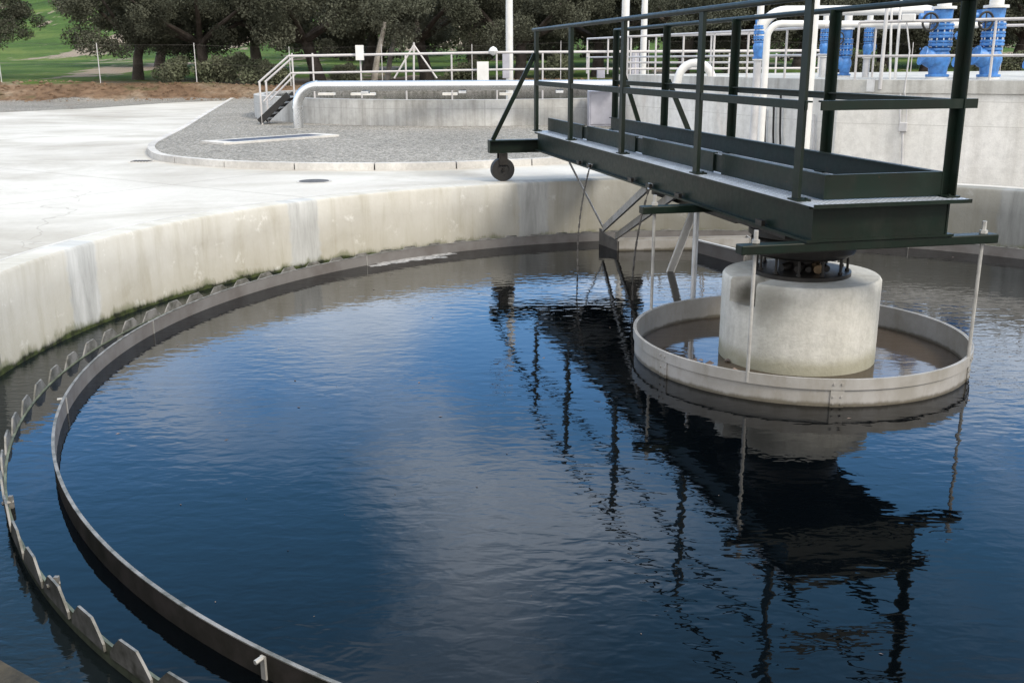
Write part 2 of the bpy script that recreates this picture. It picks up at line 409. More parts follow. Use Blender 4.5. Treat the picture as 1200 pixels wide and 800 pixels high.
def arc(c, r, a0, a1, n, ex, ey):
    c = Vector(c); ex, ey = Vector(ex), Vector(ey)
    return [c+ex*(r*cos(a0+(a1-a0)*i/n))+ey*(r*sin(a0+(a1-a0)*i/n)) for i in range(n+1)]

CX, CY = 3.988, 13.696
RW, ZD = 11.05, 1.21          # tank wall inner radius, deck level
ZL = -.16                     # launder water level
RB, ZB = 9.565, .206          # scum baffle
RN = 10.03                    # weir
def cyl(r, th, z): return Vector((CX+r*cos(rad(th)), CY+r*sin(rad(th)), z))

# ------------------------------------------------------------------ the setting
YARD = -.1
def hterr(x, y):
    D = math.hypot(x, y)
    th = math.degrees(math.atan2(y-CY, x-CX)); rr_ = math.hypot(x-CX, y-CY)
    if -5 < th < 75 and rr_ < 40: return YARD if rr_ > RW+.6 else YARD
    def ss(a, b, t): t = max(0, min(1, (t-a)/(b-a))); return t*t*(3-2*t)
    yb = 78+4*sin(x*.03+1)+ (x+20)*.02
    h = ZD-.03
    d = y-yb
    if d > 0:
        h += 1.15*ss(0, 4.5, d)+.10*sin(x*.45+sin(y*.6))*ss(0, 3, d)*ss(30, 5, d) + .2*ss(0,3,d)*sin(x*.11)
        h += ss(5, 60, d)*1.2 + max(0, d-40)*.012
        h += ss(90, 420, d)*44*(1+.15*sin(x*.008+.6)) + ss(80, 260, d)*2.2*sin(x*.03+y*.012)
    return h
mb = MB(); rs = [RW+.5, 13, 16, 22, 30, 40, 50, 58, 64]+[66+1.2*i for i in range(28)]+[102, 108, 116, 126, 138, 152, 170, 190, 215, 245, 280, 320, 370, 430, 500, 620, 800, 1100]
n = 300; vs = []; fs = []
for i, r in enumerate(rs):
    for k in range(n):
        a = 2*PI*k/n; x = CX+r*cos(a); y = CY+r*sin(a); vs.append((x, y, hterr(x, y)))
for i in range(len(rs)-1):
    for k in range(n): fs.append((i*n+k, i*n+(k+1) % n, (i+1)*n+(k+1) % n, (i+1)*n+k))
mb.add(vs, fs)
def m_ground(nt, b):
    g = N(nt, 'ShaderNodeNewGeometry'); sp = N(nt, 'ShaderNodeSeparateXYZ'); L(nt, g.outputs['Position'], sp.inputs[0])
    m_gravel(nt, b); gc = b.inputs['Base Color'].links[0].from_socket
    m_earth(nt, b); ec = b.inputs['Base Color'].links[0].from_socket
    m_grass(nt, b); rc = b.inputs['Base Color'].links[0].from_socket
    n_ = noise(nt, g.outputs['Position'], .8, 6, .6)
    z = mathn(nt, 'ADD', sp.outputs[2], mathn(nt, 'MULTIPLY', mathn(nt, 'SUBTRACT', n_, .5), .35))
    c = mix(nt, gc, ec, mrange(nt, z, .56, .62))
    c = mix(nt, c, rc, mrange(nt, z, 1.02, 1.16))
    L(nt, c, b.inputs['Base Color'])
M['ground'] = mat('ground_gravel_earth_and_grass', m_ground)
struct('ground', mb, M['ground'], True)

# apron: concrete sheet from the tank rim outwards
outer = [(-200, 20), (-90, 34), (-62, 42), (-44, 51), (-30, 60.5), (-26.5, 66), (-24.5, 74), (-21.8, 77.2), (-18, 77), (-8, 77), (8, 60), (30, 45), (60, 30), (60, -60), (-60, -60), (-200, -40)]
def star(th):
    d = (cos(th), sin(th)); best = None
    for i in range(len(outer)):
        (x1, y1), (x2, y2) = outer[i], outer[(i+1) % len(outer)]
        x1 -= CX; x2 -= CX; y1 -= CY; y2 -= CY
        ex, ey = x2-x1, y2-y1; den = d[0]*ey-d[1]*ex
        if abs(den) < 1e-9: continue
        t = (x1*ey-y1*ex)/den; s_ = (x1*d[1]-y1*d[0])/den
        if t > 0 and -1e-6 <= s_ <= 1+1e-6: best = t if best is None else min(best, t)
    return best or 60
PITA = (rad(-5.5), rad(75.5))
angs = sorted([PITA[0]%(2*PI)-1e-3, PITA[0]%(2*PI)+1e-3, PITA[1]-1e-3, PITA[1]+1e-3]+[2*PI*k/260 for k in range(260)]+[math.atan2(y-CY, x-CX) % (2*PI) for x, y in outer])
mb = MB(); vs = []; fs = []; m_ = len(angs)
for a in angs:
    R = star(a)
    if a < PITA[1] or a > PITA[0]%(2*PI): R = RW+.95
    for q in (0, .06, .2, .5, 1):
        r = RW+.52+(R-RW-.52)*q; vs.append((CX+r*cos(a), CY+r*sin(a), ZD-.018))
for k in range(m_):
    for j in range(4): fs.append((k*5+j, ((k+1) % m_)*5+j, ((k+1) % m_)*5+j+1, k*5+j+1))
mb.add(vs, fs); struct('concrete_apron', mb, M['apron'])

# gravel island with kerb
kl = [G(270, 117.5), G(236, 138), G(210, 155), G(186, 167), G(175, 173), G(172, 178.5), G(176, 184), G(186, 188.5), G(215, 192), G(255, 195.5), G(300, 197.5), G(375, 199), G(450, 199), G(520, 198), G(570, 196), G(640, 193)]
kl = [Vector((p.x, p.y, 0)) for p in kl]+[Vector((4.2, 31.0, 0)), Vector((5.3, 33.2, 0))]
def smooth_line(pts, it=2):
    for _ in range(it):
        q = [pts[0]]
        for a, b in zip(pts, pts[1:]): q += [a*.75+b*.25, a*.25+b*.75]
        q.append(pts[-1]); pts = q
    return pts
kl = smooth_line(kl)
def offset(pts, d):
    out = []
    for i, p in enumerate(pts):
        t = (pts[min(i+1, len(pts)-1)]-pts[max(i-1, 0)]).normalized(); out.append(p+Vector((-t.y, t.x, 0))*d)
    return out
ko = offset(kl, .24)
e = empty('kerb', (kl[40].x, kl[40].y, ZD)); tag(e, 'pale concrete kerb curving round the raised gravel bed', 'kerb')
# kerb stones: broken into lengths of 2.2 units with narrow open joints
mb = MB(); zt = ZD+.17
acc = 0; seg = []
def kerbseg(ix):
    for a, b in zip(ix, ix[1:]):
        pass
dist = [0]
for a, b in zip(kl, kl[1:]): dist.append(dist[-1]+(b-a).length)
def interp(pts, s_):
    for i in range(len(dist)-1):
        if s_ <= dist[i+1]:
            t = (s_-dist[i])/max(1e-9, dist[i+1]-dist[i]); return pts[i].lerp(pts[i+1], t)
    return pts[-1]
s0 = 0
while s0 < dist[-1]-.2:
    s1 = min(s0+2.2, dist[-1]); nseg = 5; ss_ = [s0+.02+(s1-s0-.04)*i/nseg for i in range(nseg+1)]
    a_ = [interp(kl, q) for q in ss_]; b_ = [interp(ko, q) for q in ss_]
    vs = []
    for p, q in zip(a_, b_):
        vs += [(p.x, p.y, ZD-.1), (p.x+(q.x-p.x)*.06, p.y+(q.y-p.y)*.06, zt), (q.x, q.y, zt), (q.x, q.y, ZD-.1)]
    fs = []
    for i in range(nseg):
        for j in range(3): fs.append((i*4+j, i*4+j+1, (i+1)*4+j+1, (i+1)*4+j))
    fs += [(0, 1, 2, 3), (nseg*4+3, nseg*4+2, nseg*4+1, nseg*4)]
    mb.add(vs, fs); s0 = s1
mb.build('kerb_stones', M['kerb'], e)
isl = ko+[Vector((5.6, 38, 0)), Vector((4.9, 43.6, 0)), Vector((9, 60, 0)), Vector((12, 77, 0)), Vector((ko[0].x+.5, 77.5, 0))]
mb = MB(); mb.add([(p.x, p.y, ZD+.13) for p in isl], [tuple(range(len(isl)))])
struct('gravel_bed', mb, M['gravel'])

# water bodies
mb = MB(); mb.lathe([(0.0, 0), (3, 0), (6, 0), (RN, 0)], (CX, CY, 0), 128); struct('clarifier_water', mb, M['water'])
mb = MB(); mb.lathe([(RN+.01, ZL), (10.5, ZL), (RW+.5, ZL)], (CX, CY, 0), 160); struct('launder_water', mb, M['launder'])

# tank wall (thing)
e = empty('tank_wall', (CX, CY, 0)); tag(e, 'round stained concrete tank wall with grey repair strips around the water', 'tank wall')
mb = MB(); mb.lathe([(RW, -1.2), (RW, -.3), (RW, .2), (RW, .7), (RW, ZD-.05), (RW+.03, ZD-.005), (RW+.06, ZD), (RW+.44, ZD), (RW+.45, ZD-.05), (RW+.45, -1.2)], (CX, CY, 0), 240)

for i, p in enumerate(mb.v):
    th = math.degrees(math.atan2(p.y-CY, p.x-CX)); k = max(0, min(1, (-118-th)/-14 if False else (1-abs(th+100)/48)*2.2)); k = k*k*(3-2*k)
    d = Vector((p.x-CX, p.y-CY, 0)).normalized(); mb.v[i] = p+d*.31*k
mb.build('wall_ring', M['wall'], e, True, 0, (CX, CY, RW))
mb = MB(); mb.lathe([(RW+.455, ZD+.001), (RW+.52, ZD+.001), (RW+.52, ZD-.1), (RW+.455, ZD-.1)], (CX, CY, 0), 200, closed=True); mb.build('joint_strip', M['kerb'], e)

# weir with teeth
e = empty('overflow_weir', (CX, CY, 0)); tag(e, 'toothed metal overflow weir circling outside the scum baffle', 'weir')
mb = MB(); mb.lathe([(RN-.012, -.9), (RN+.012, -.9), (RN+.012, .012), (RN-.012, .012)], (CX, CY, 0), 200, closed=True); mb.build('weir_plate', M['weirbase'], e, True)
NT = 100
proto = None
for k in range(NT):
    th0 = -143.9+k*3.6
    mb = MB(); pts = [(0.22, -.06), (3.38, -.06), (3.34, -.005), (2.95, .07), (2.45, .15), (1.15, .15), (.65, .07), (.26, -.005)]
    fr = []; 
    nn = 3
    for r in (RN+.014, RN+.034):
        for (a, z) in pts: fr.append(cyl(r, th0+a, z))
    P = len(pts)
    mb.add(fr, [tuple(range(P)), tuple(range(2*P-1, P-1, -1))]+[(i, P+i, P+(i+1) % P, (i+1) % P) for i in range(P)])
    if k == 0: proto = mb.build('weir_tooth', M['weir'], e)
    else:
        o = proto.copy(); COL.objects.link(o); o.parent = e; o.rotation_euler = (0, 0, rad(3.6*k)+rad(random.uniform(-.12, .12)))
for th in (-139.2, -150):
    p = cyl(RN-.03, th, .03); mb = MB(); mb.bar(p+Vector((0, 0, -.25)), p+Vector((0, 0, .09)), .035, .035); mb.tube([cyl(RN-.05, th, .06), cyl(RN+.05, th, .06)], .02, 6)
    mb.build('weir_clip', M['weir'], e)

# scum baffle
e = empty('scum_baffle', (CX, CY, 0)); tag(e, 'grey circular scum baffle band standing out of the blue water', 'baffle')
mb = MB(); mb.lathe([(RB-.011, -.6), (RB-.011, ZB-.01), (RB+.011, ZB-.01), (RB+.011, -.6)], (CX, CY, 0), 240); mb.build('baffle_band', M['baffle'], e, True)
mb = MB(); mb.lathe([(RB+.0135, -.6), (RB+.0135, ZB-.012)], (CX, CY, 0), 240); mb.build('outer_face', M['baffle_dark'], e, True)  # outer side of the band, darker than the inner
mb = MB(); mb.lathe([(RB-.016, ZB-.01), (RB-.016, ZB), (RB+.016, ZB), (RB+.016, ZB-.01)], (CX, CY, 0), 240, closed=True); mb.build('baffle_rim', M['weir'], e, True)
for th in (-126.2, 136.2, 101, 60, 20, -20, -60, -95, 172, -166):
    a, b = cyl(RB+.02, th, -.05), cyl(RB+.02, th, ZB-.03); mb = MB(); mb.bar(a, b, .045, .02, cyl(RB+1, th, 0)-cyl(RB, th, 0))
    c = cyl(RB+.02, th, ZB-.04); d = cyl(RB+.09, th, ZB-.045); mb.tube([c, d], .018, 6)
    a2, b2 = cyl(RB-.015, th+.3, -.05), cyl(RB-.015, th+.3, ZB-.01); mb.bar(a2, b2, .02, .012)
    mb.build('joint_bracket', M['rod'], e)

# centre column with the notch near its top
def column():
    mb = MB(); n = 144; zs = [-1.2, 0, .3, .84, .85, 1.0, 1.13, 1.16]; zt = 1.17
    R = 1.06
    def rr(a, z):
        a = (math.degrees(a)+180) % 360-180
        ins = -163 < a < -138 and z > .845
        r = R-(.02 if z >= 1.16 else 0)
        return r-.5 if ins else r
    vs = []
    for z in zs:
        for k in range(n):
            a = 2*PI*k/n+1e-4; r = rr(a, z); vs.append((CX+r*cos(a), CY+r*sin(a), z))
    fs = []
    for i in range(len(zs)-1):
        for k in range(n): fs.append((i*n+k, i*n+(k+1) % n, (i+1)*n+(k+1) % n, (i+1)*n+k))
    t = len(vs)
    for k in range(n):
        a = 2*PI*k/n+1e-4; r = rr(a, zt)-.012; vs.append((CX+r*cos(a), CY+r*sin(a), zt))
    for k in range(n): fs.append(((len(zs)-1)*n+k, (len(zs)-1)*n+(k+1) % n, t+(k+1) % n, t+k))
    c = len(vs); vs.append((CX, CY, zt))
    for k in range(n): fs.append((t+k, t+(k+1) % n, c))
    mb.add(vs, fs); return mb
def m_col(nt, b):
    concrete((.49, .485, .45), (.37, .365, .32), (.55, .545, .52), .35, 1.9)(nt, b)
    prev = b.inputs['Base Color'].links[0].from_socket
    g = N(nt, 'ShaderNodeNewGeometry'); sp = N(nt, 'ShaderNodeSeparateXYZ'); L(nt, g.outputs['Position'], sp.inputs[0])
    n_ = noise(nt, g.outputs['Position'], 4, 5, .65)
    # bridge shade painted below the bearing near the notch, green foot
    p0 = cyl(1.06, -128, .95)*S
    vm = N(nt, 'ShaderNodeVectorMath', operation='DISTANCE'); mp = N(nt, 'ShaderNodeMapping'); L(nt, g.outputs['Position'], mp.inputs[0])
    L(nt, mp.outputs[0], vm.inputs[0]); vm.inputs[1].default_value = p0
    d = mathn(nt, 'ADD', vm.outputs['Value'], mathn(nt, 'MULTIPLY', n_, .18))
    c = mix(nt, prev, (.16, .155, .13), mathn(nt, 'MULTIPLY', mrange(nt, d, .13, .30, 1, 0), .75))
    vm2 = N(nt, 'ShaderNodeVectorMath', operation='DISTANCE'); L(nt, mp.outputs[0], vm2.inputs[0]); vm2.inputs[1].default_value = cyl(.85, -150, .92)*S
    c = mix(nt, c, (.07, .065, .05), mathn(nt, 'MULTIPLY', mrange(nt, mathn(nt, 'ADD', vm2.outputs['Value'], mathn(nt, 'MULTIPLY', n_, .08)), .12, .18, 1, 0), .85))  # shade inside the notch painted into the colour
    foot = mrange(nt, mathn(nt, 'SUBTRACT', sp.outputs[2], mathn(nt, 'MULTIPLY', n_, .12)), -.02, .08, 1, 0)
    c = mix(nt, c, (.20, .19, .11), mathn(nt, 'MULTIPLY', foot, .6))
    L(nt, c, b.inputs['Base Color'])
M['column'] = mat('worn_column_concrete', m_col)
tag(column().build('centre_column', M['column'], None, True), 'worn pale round concrete column rising from the middle of the tank', 'column')

# turntable bearing
e = empty('turntable_bearing', (CX, CY, 1.17)); tag(e, 'black oily turntable bearing between concrete column and green bridge', 'bearing')
mb = MB(); mb.lathe([(.0, 1.172), (.66, 1.172), (.66, 1.225), (.58, 1.235), (.0, 1.235)], (CX, CY, 0), 48); mb.build('base_ring', M['iron'], e, True)
mb = MB(); mb.lathe([(0, 1.44), (.62, 1.44), (.68, 1.48), (.70, 1.52), (.70, 1.66), (.64, 1.70), (.74, 1.72), (.74, 1.80), (.0, 1.80)], (CX, CY, 0), 48); mb.build('slewing_ring', M['iron'], e, True)
mb = MB(); mb.lathe([(0, 1.24), (.30, 1.24), (.32, 1.44), (0, 1.44)], (CX, CY, 0), 24); mb.build('hub', M['iron'], e, True)
for k in range(12):
    a = 30*k+11; mb = MB(); mb.tube([cyl(.60, a, 1.22), cyl(.60, a, 1.46)], .018, 6); mb.lathe([(0, 0), (.032, 0), (.032, .03), (0, .03)], cyl(.60, a, 1.235), 6); mb.build('stud', M['iron'], e)
for k, (a, r) in enumerate(((-112, .05), (-78, .06), (-140, .05), (-60, .045), (-95, .04))):
    mb = MB(); p = cyl(.46, a, 1.30); q = cyl(.34, a+6, 1.31); mb.tube([p, q], [r, r*1.25], 10); mb.build('roller', M['brass'] if k == 1 else M['iron'], e, True)

# stilling drum round the column (hung on four rods)
RD, ZR = 2.24, .345
e = empty('inlet_drum', (CX, CY, 0)); tag(e, 'pale shallow drum hanging on rods round the concrete column', 'drum')
mb = MB(); mb.lathe([(RD-.012, -.45), (RD-.012, ZR), (RD+.012, ZR), (RD+.012, -.45)], (CX, CY, 0), 144, closed=True); mb.build('drum_wall', M['drum'], e, True)
mb = MB(); mb.lathe([(RD+.013, ZR-.13), (RD+.013, ZR+.004), (RD+.034, ZR+.004), (RD+.034, ZR-.13)], (CX, CY, 0), 144, closed=True); mb.build('rim_band', M['drum'], e, True)
for th in (-90, -30, 30, 90, 150, -150):
    mb = MB(); q = cyl(RD+.016, th-3, .1)
    mb.bar(cyl(RD+.02, th-3, -.1), cyl(RD+.02, th-3, ZR-.135), .16, .012, cyl(1, th-3, 0)-cyl(0, th-3, 0))
    for dz in (.04, .13, .29):
        for da in (-1.2, 1.2):
            rr3 = RD+(.024 if dz < .2 else .036); mb.tube([cyl(rr3, th-3+da, dz), cyl(rr3+.014, th-3+da, dz)], .014, 6)
    mb.build('joint_plate', M['drum'], e)
mb = MB(); mb.lathe([(1.07, .006), (1.6, .006), (RD-.013, .006)], (CX, CY, 0), 96)
struct('drum_water', mb, M['drumwater'])
tA = Vector((3.4466, 11.7064, 0)); TU = Vector((-.2197, .9755, 0)); TV = Vector((.9755, .2197, 0)); UP = Vector((0, 0, 1))
def B(t, v, z): return tA+TU*t+TV*v+UP*z
def rod(p0, ztop):
    mb = MB(); mb.tube([p0+UP*(-.12), Vector((p0.x, p0.y, ztop))], .023, 8); mb.tube([Vector((p0.x, p0.y, ztop-.05)), Vector((p0.x, p0.y, ztop-.01))], .05, 6); mb.tube([Vector((p0.x, p0.y, ztop-.05)), Vector((p0.x, p0.y, ztop+.10))], .028, 6)
    return mb.build('hanger_rod', M['rod'], e, True)
rods = []
for t, v in ((.10, -.62), (.12, 2.44), (3.52, -.62), (3.52, 2.50)):
    p = B(t, v, 0); d = Vector((p.x-CX, p.y-CY, 0)).normalized()*(RD+.02); q = Vector((CX, CY, ZR))+d
    rods.append(q); rod(q, 1.98)
# scum floating in the drum
random.seed(3)
mb = MB(); c0 = cyl(1.72, -160, .01)
for k in range(90):
    a = random.uniform(0, 2*PI); r = abs(random.gauss(0, .17)); c = c0+Vector((cos(a)*r*1.5, sin(a)*r, random.uniform(0, .03))); s_ = random.uniform(.02, .06)
    h_ = [c+Vector((cos(x)*s_*random.uniform(.6, 1.3), sin(x)*s_*random.uniform(.6, 1.3), 0)) for x in [k_*PI/3 for k_ in range(6)]]
    t_ = c+UP*s_*random.uniform(.3, .8); mb.add([*h_, t_], [(i, (i+1) % 6, 6) for i in range(6)])
o = mb.build('floating_scum', M['scum'], None); tag(o, 'brown clotted scum floating inside the pale drum', 'scum', None, 'stuff')

random.seed(12); mb = MB()
for k in range(200):                       # foam gathered against the far side of the baffle
    th = random.gauss(130, 2.6); r = RB-.05-abs(random.gauss(0, .10))*(1+max(0, (131-th))*.06); c = cyl(r, th, .002); s_ = random.uniform(.02, .09)
    h_ = [c+Vector((cos(x)*s_*random.uniform(.5, 1.5)*1.6, sin(x)*s_*random.uniform(.5, 1.3), 0)) for x in [k_*PI/3 for k_ in range(6)]]
    mb.add([*h_, c+UP*.015], [(i, (i+1) % 6, 6) for i in range(6)])
tag(mb.build('foam', M['foam'], None), 'thin pale foam gathered on the water inside the far left baffle', kind='stuff')
mb = MB()
for k in range(130):
    th = random.uniform(-180, 180); r = RB*math.sqrt(random.uniform(.07, .98)); c = cyl(r, th, .004); s_ = random.choice((.008, .012, .018, .03)); a0 = random.uniform(0, PI)
    mb.add([c+Vector((cos(a0)*s_, sin(a0)*s_, 0)), c+Vector((-sin(a0)*s_*.4, cos(a0)*s_*.4, .004)), c-Vector((cos(a0)*s_, sin(a0)*s_, 0)), c-Vector((-sin(a0)*s_*.4, cos(a0)*s_*.4, 0))], [(0, 1, 2, 3)])
tag(mb.build('floating_specks', M['scum'], None), 'tiny leaves and specks scattered on the water surface', kind='stuff')
# ------------------------------------------------------------------ the bridge
LB, WB = 13.15, 1.95
Z0, Z1 = 1.93, 2.36
e = empty('access_bridge', B(0, 0, Z0)); tag(e, 'dark green steel access bridge with railings running to the middle of the tank', 'footbridge')
BR = e
ax = (TV, TU, UP)
def bb(mb, t0, t1, v0, v1, z0, z1): return mb.box(B((t0+t1)/2, (v0+v1)/2, (z0+z1)/2), (abs(v1-v0), abs(t1-t0), abs(z1-z0)), ax)
for side in (0, 1):
    f = (lambda v: v) if side == 0 else (lambda v: WB-v)
    mb = MB(); bb(mb, .03, LB, f(.075), f(.10), Z0+.03, Z1-.03); bb(mb, 0, LB, f(0), f(.17), Z0, Z0+.03); bb(mb, 0, LB, f(0), f(.17), Z1-.03, Z1)
    mb.build('side_beam', M['green'], e)
mb = MB(); bb(mb, .04, .065, .10, WB-.10, Z0+.03, Z1-.03); bb(mb, .0, .04, .17, WB-.17, Z0+.002, Z0+.032); bb(mb, .065, .17, .17, WB-.17, Z0+.002, Z0+.032)
mb.build('end_beam', M['green'], e)
for t in (3.3, 6.6, 9.9, 12.9):
    mb = MB(); bb(mb, t-.04, t+.04, .11, WB-.11, Z0+.05, Z1-.04); mb.build('cross_beam', M['green'], e)
mb = MB(); bb(mb, -.12, LB, .0, WB+.09, Z1+.002, Z1+.03); mb.build('deck_grating', M['grate'], e)
mb = MB(); bb(mb, -.135, -.121, -.01, WB+.10, Z1-.012, Z1+.034); mb.build('deck_nosing', M['green'], e)
KZ0, KZ1 = Z1+.05, Z1+.33
for i, (t0, t1) in enumerate(((.2, 3.12), (3.42, 6.48), (6.86, 9.84), (10.18, 13.0))):
    mb = MB(); bb(mb, t0, t1, .29, .31, KZ0-.012, KZ1); bb(mb, t0, t1, .31, .36, KZ1-.022, KZ1-.002); mb.build('kick_plate', M['green'], e)
mb = MB(); bb(mb, .2, 13.0, WB-.10, WB-.08, KZ0-.012, KZ1); bb(mb, .2, 13.0, WB-.15, WB-.10, KZ1-.022, KZ1-.002); mb.build('kick_plate', M['green'], e)
mb = MB(); bb(mb, .2, .22, .312, WB-.105, KZ0-.012, KZ1); bb(mb, .22, .27, .362, WB-.155, KZ1-.022, KZ1-.002); mb.build('kick_plate', M['green'], e)
RZ = 4.68; MZ = 3.49
def post(t, v, s_, h=RZ):
    mb = MB()                                   # angle-iron upright on a bolted foot plate
    bb(mb, t-.075, t+.075, v, v+s_*.018, Z1+.05, h); bb(mb, t+.055, t+.075, v+s_*.018, v+s_*.11, Z1+.05, h)
    o = mb.build('post', M['green'], e)
    mb = MB(); bb(mb, t-.12, t+.12, v-.03*s_, v+s_*.15, Z1+.032, Z1+.052)
    for a_ in (-.09, .095): mb.lathe([(0, 0), (.018, 0), (.018, .02), (0, .02)], B(t+a_, v+.10*s_, Z1+.052), 6)
    for ob in [mb]:
        q = ob.build('foot_plate', M['green'], o, local=True)
        q.data.transform(Matrix.Translation(-BASE[e.name]*S))
LP = (.30, 3.34, 6.76, 10.1, 13.02); RP = (.16, 3.1, 6.4, 9.7, 12.95)
for t in LP: post(t, -.03, 1)
for t in RP: post(t, WB+.03, -1)
for a_, b_ in ((3.12, 3.42), (6.48, 6.86), (9.84, 10.18)):
    mb = MB(); bb(mb, a_-.05, b_+.05, .325, .345, KZ0, KZ1-.03); mb.build('kick_joint', M['green'], e)
for v, s_, l in ((-.01, 1, 0.0), (WB+.03, -1, 0.0)):
    mb = MB(); mb.tube([B(-.05 if s_ > 0 else .1, v, RZ), B(13.25, v, RZ)], .042, 10); mb.build('top_rail', M['green'], e, True)
    mb = MB(); bb(mb, .2, 13.1, v-.012, v+.012, MZ-.05, MZ+.05); bb(mb, .2, 13.1, v+.012*s_, v+.07*s_, MZ+.03, MZ+.05); mb.build('mid_rail', M['green'], e)
mb = MB(); bb(mb, .10, .125, .12, WB+.20, MZ-.055, MZ+.055); bb(mb, .125, .18, .12, WB+.20, MZ+.035, MZ+.055); mb.build('end_bar', M['green'], e)
mb = MB(); mb.tube([B(.02, .09, RZ), B(.14, WB-.06, RZ)], .042, 10); mb.build('end_rail', M['green'], e, True)
# tail of the handrail returning downward at the far end
mb = MB(); mb.tube([B(13.2, .045, RZ)]+arc(B(13.2, .045, RZ-.2), .2, PI/2, 0, 5, TU, UP)+[B(13.4, .045, RZ-.45)], .04, 8); mb.build('rail_return', M['steel'], e, True)
# end carriage with running wheels
tc = 13.33
mb = MB(); bb(mb, tc-.13, tc+.13, -1.05, 2.85, Z0-.05, Z0-.02); bb(mb, tc-.13, tc+.13, -1.05, 2.85, Z0+.22, Z0+.25); bb(mb, tc-.02, tc+.02, -1.05, 2.85, Z0-.02, Z0+.22)
bb(mb, tc-.13, tc+.13, -1.08, -1.052, Z0-.05, Z0+.25); bb(mb, tc-.13, tc+.13, 2.852, 2.88, Z0-.05, Z0+.25); mb.build('end_carriage', M['green'], e)
for v in (-.75, 2.6):
    mb = MB(); c = B(tc, v, 1.485); mb2 = MB()
    def disc(mb, c, r0, r1, w, axd, n=28):
        ex = TV; ez = UP; vs = []; 
        for rr_, ww in ((r0, -w), (r1, -w), (r1*1.0, w), (r0, w)):
            for k in range(n):
                a = 2*PI*k/n; vs.append(c+ex*(rr_*cos(a))+ez*(rr_*sin(a))+axd*ww)
        fs = []
        for j in range(4):
            for k in range(n): fs.append((j*n+k, j*n+(k+1) % n, ((j+1) % 4)*n+(k+1) % n, ((j+1) % 4)*n+k))
        mb.add(vs, fs)
    disc(mb, c, .15, .275, .11, TU); w = mb.build('wheel', M['rubber'], e, True)
    disc(mb2, c, .04, .15, .09, TU); q = mb2.build('wheel_hub', M['rubber'], w, True, local=True); q.data.transform(Matrix.Translation(-BASE[e.name]*S))
    mb3 = MB(); mb3.tube([c-TU*.14, c+TU*.14], .04, 8)
    bb(mb3, tc-.14, tc-.115, v-.1, v+.1, 1.6, Z0-.052); bb(mb3, tc+.115, tc+.14, v-.1, v+.1, 1.6, Z0-.052); mb3.build('wheel_fork', M['iron'], e)
for (t, v0, v1, z0_, z1_) in ((13.05, -.02, -.98, 4.15, Z0+.25), (13.0, WB+.04, 2.8, 4.1, Z0+.25), (9.72, WB+.04, 2.75, 3.6, Z0+.1), ):
    mb = MB(); mb.bar(B(t, v0, z0_), B(tc if t > 12 else t, v1, z1_), .1, .05, TU); mb.build('brace', M['green'], e)
mb = MB(); bb(mb, 9.66, 9.78, WB-.17, 2.82, Z0-.002-.06, Z0-.004); mb.build('outrigger', M['green'], e)
# two box beams under the bridge carrying the drum rods
for t, v0, v1 in ((.11, -.80, 2.60), (3.45, -.80, 2.60)):
    mb = MB(); bb(mb, t-.09, t+.09, v0, v1, Z0-.115, Z0-.003); mb.build('hanger_beam', M['green'], e, bevel=.012)
mb = MB(); bb(mb, 1.0, 2.65, .25, 1.70, Z0-.128, Z0-.003)
mb.build('bearing_plate', M['iron'], e)
mb = MB(); bb(mb, 3.0, 6.5, .5, 1.4, Z0-.24, Z0-.12); bb(mb, 3.0, 6.5, .5, 1.4, Z0-.12, Z0+.0); mb.build('drive_cable_tray', M['iron'], e)
# cleats and bolts along the bottom flange
for t in (1.2, 4.0, 5.29, 6.2, 8.68, 9.4):
    mb = MB(); bb(mb, t-.09, t+.09, -.03, .02, Z0+.032, Z0+.10); mb.build('cleat', M['iron'], e)

# ------------------------------------------------------------------ skimming gear under the bridge
def chain(name, p, q, label, cat='chain', slack=.08, top=None):
    e = empty(name, p); tag(e, label, cat, 'skimmer chains under the bridge')
    mb = MB(); n = int((q-p).length/.085); d = q-p
    for i in range(n):
        a = p+d*(i/n); b_ = p+d*((i+.95)/n)
        sag = lambda t: TV*(-slack*4*t*(1-t))
        a = a+sag(i/n); b_ = b_+sag((i+.95)/n)
        mb.bar(a, b_, .034 if i % 2 else .014, .014 if i % 2 else .034)
    mb.build('links', M['dark'], e)
    mb = MB(); mb.tube([p, p+UP*.09+TV*.05], .03, 8); mb.tube(arc(p+UP*.05, .05, 0, 2*PI, 10, TU, UP), .012, 6); mb.build('shackle', M['steel'], e)
    return e
chain('chain', B(8.68, .0, Z0), G(677, 322, .0), 'thin rusty chain hanging into the water, left of the two under the bridge')
chain('chain', B(5.29, .0, Z0), G(741, 352, .0), 'slack steel chain dropping beside the two grey struts to the water')
# the scraper arm hung by two flat struts
pa, pb = cyl(RB-.05, 0, 0), None
def onb(px, py, r):       # point where the ray meets the cylinder of radius r round the tank centre (far side)
    d = ray(px, py); a = d.x**2+d.y**2; b_ = 2*(d.x*-CX+d.y*-CY); c = CX*CX+CY*CY-r*r
    t = (-b_+math.sqrt(b_*b_-4*a*c))/2/a; return Vector((0, 0, H))+d*t
q1 = onb(707, 268, 8.9); q2 = onb(722, 277, 8.7)
e = empty('skimmer_arm', B(5.6, 0, Z0)); tag(e, 'grey skimmer arm with two flat struts and a dark end plate at the water', 'skimmer')
mb = MB(); mb.bar(q1, B(5.7, .12, Z0-.02), .05, .14); mb.build('strut', M['drum'], e)
mb = MB(); mb.bar(q2, B(4.9, .3, Z0-.04), .05, .14); mb.build('strut', M['drum'], e)
mb = MB(); mb.tube([B(10.17, .02, Z0-.01), q1+UP*.02], .022, 8); mb.build('tie_rod', M['steel'], e, True)
pl0 = Vector((q1.x-.05, q1.y+.25, 0)); pl1 = Vector((q2.x, q2.y-.45, 0))
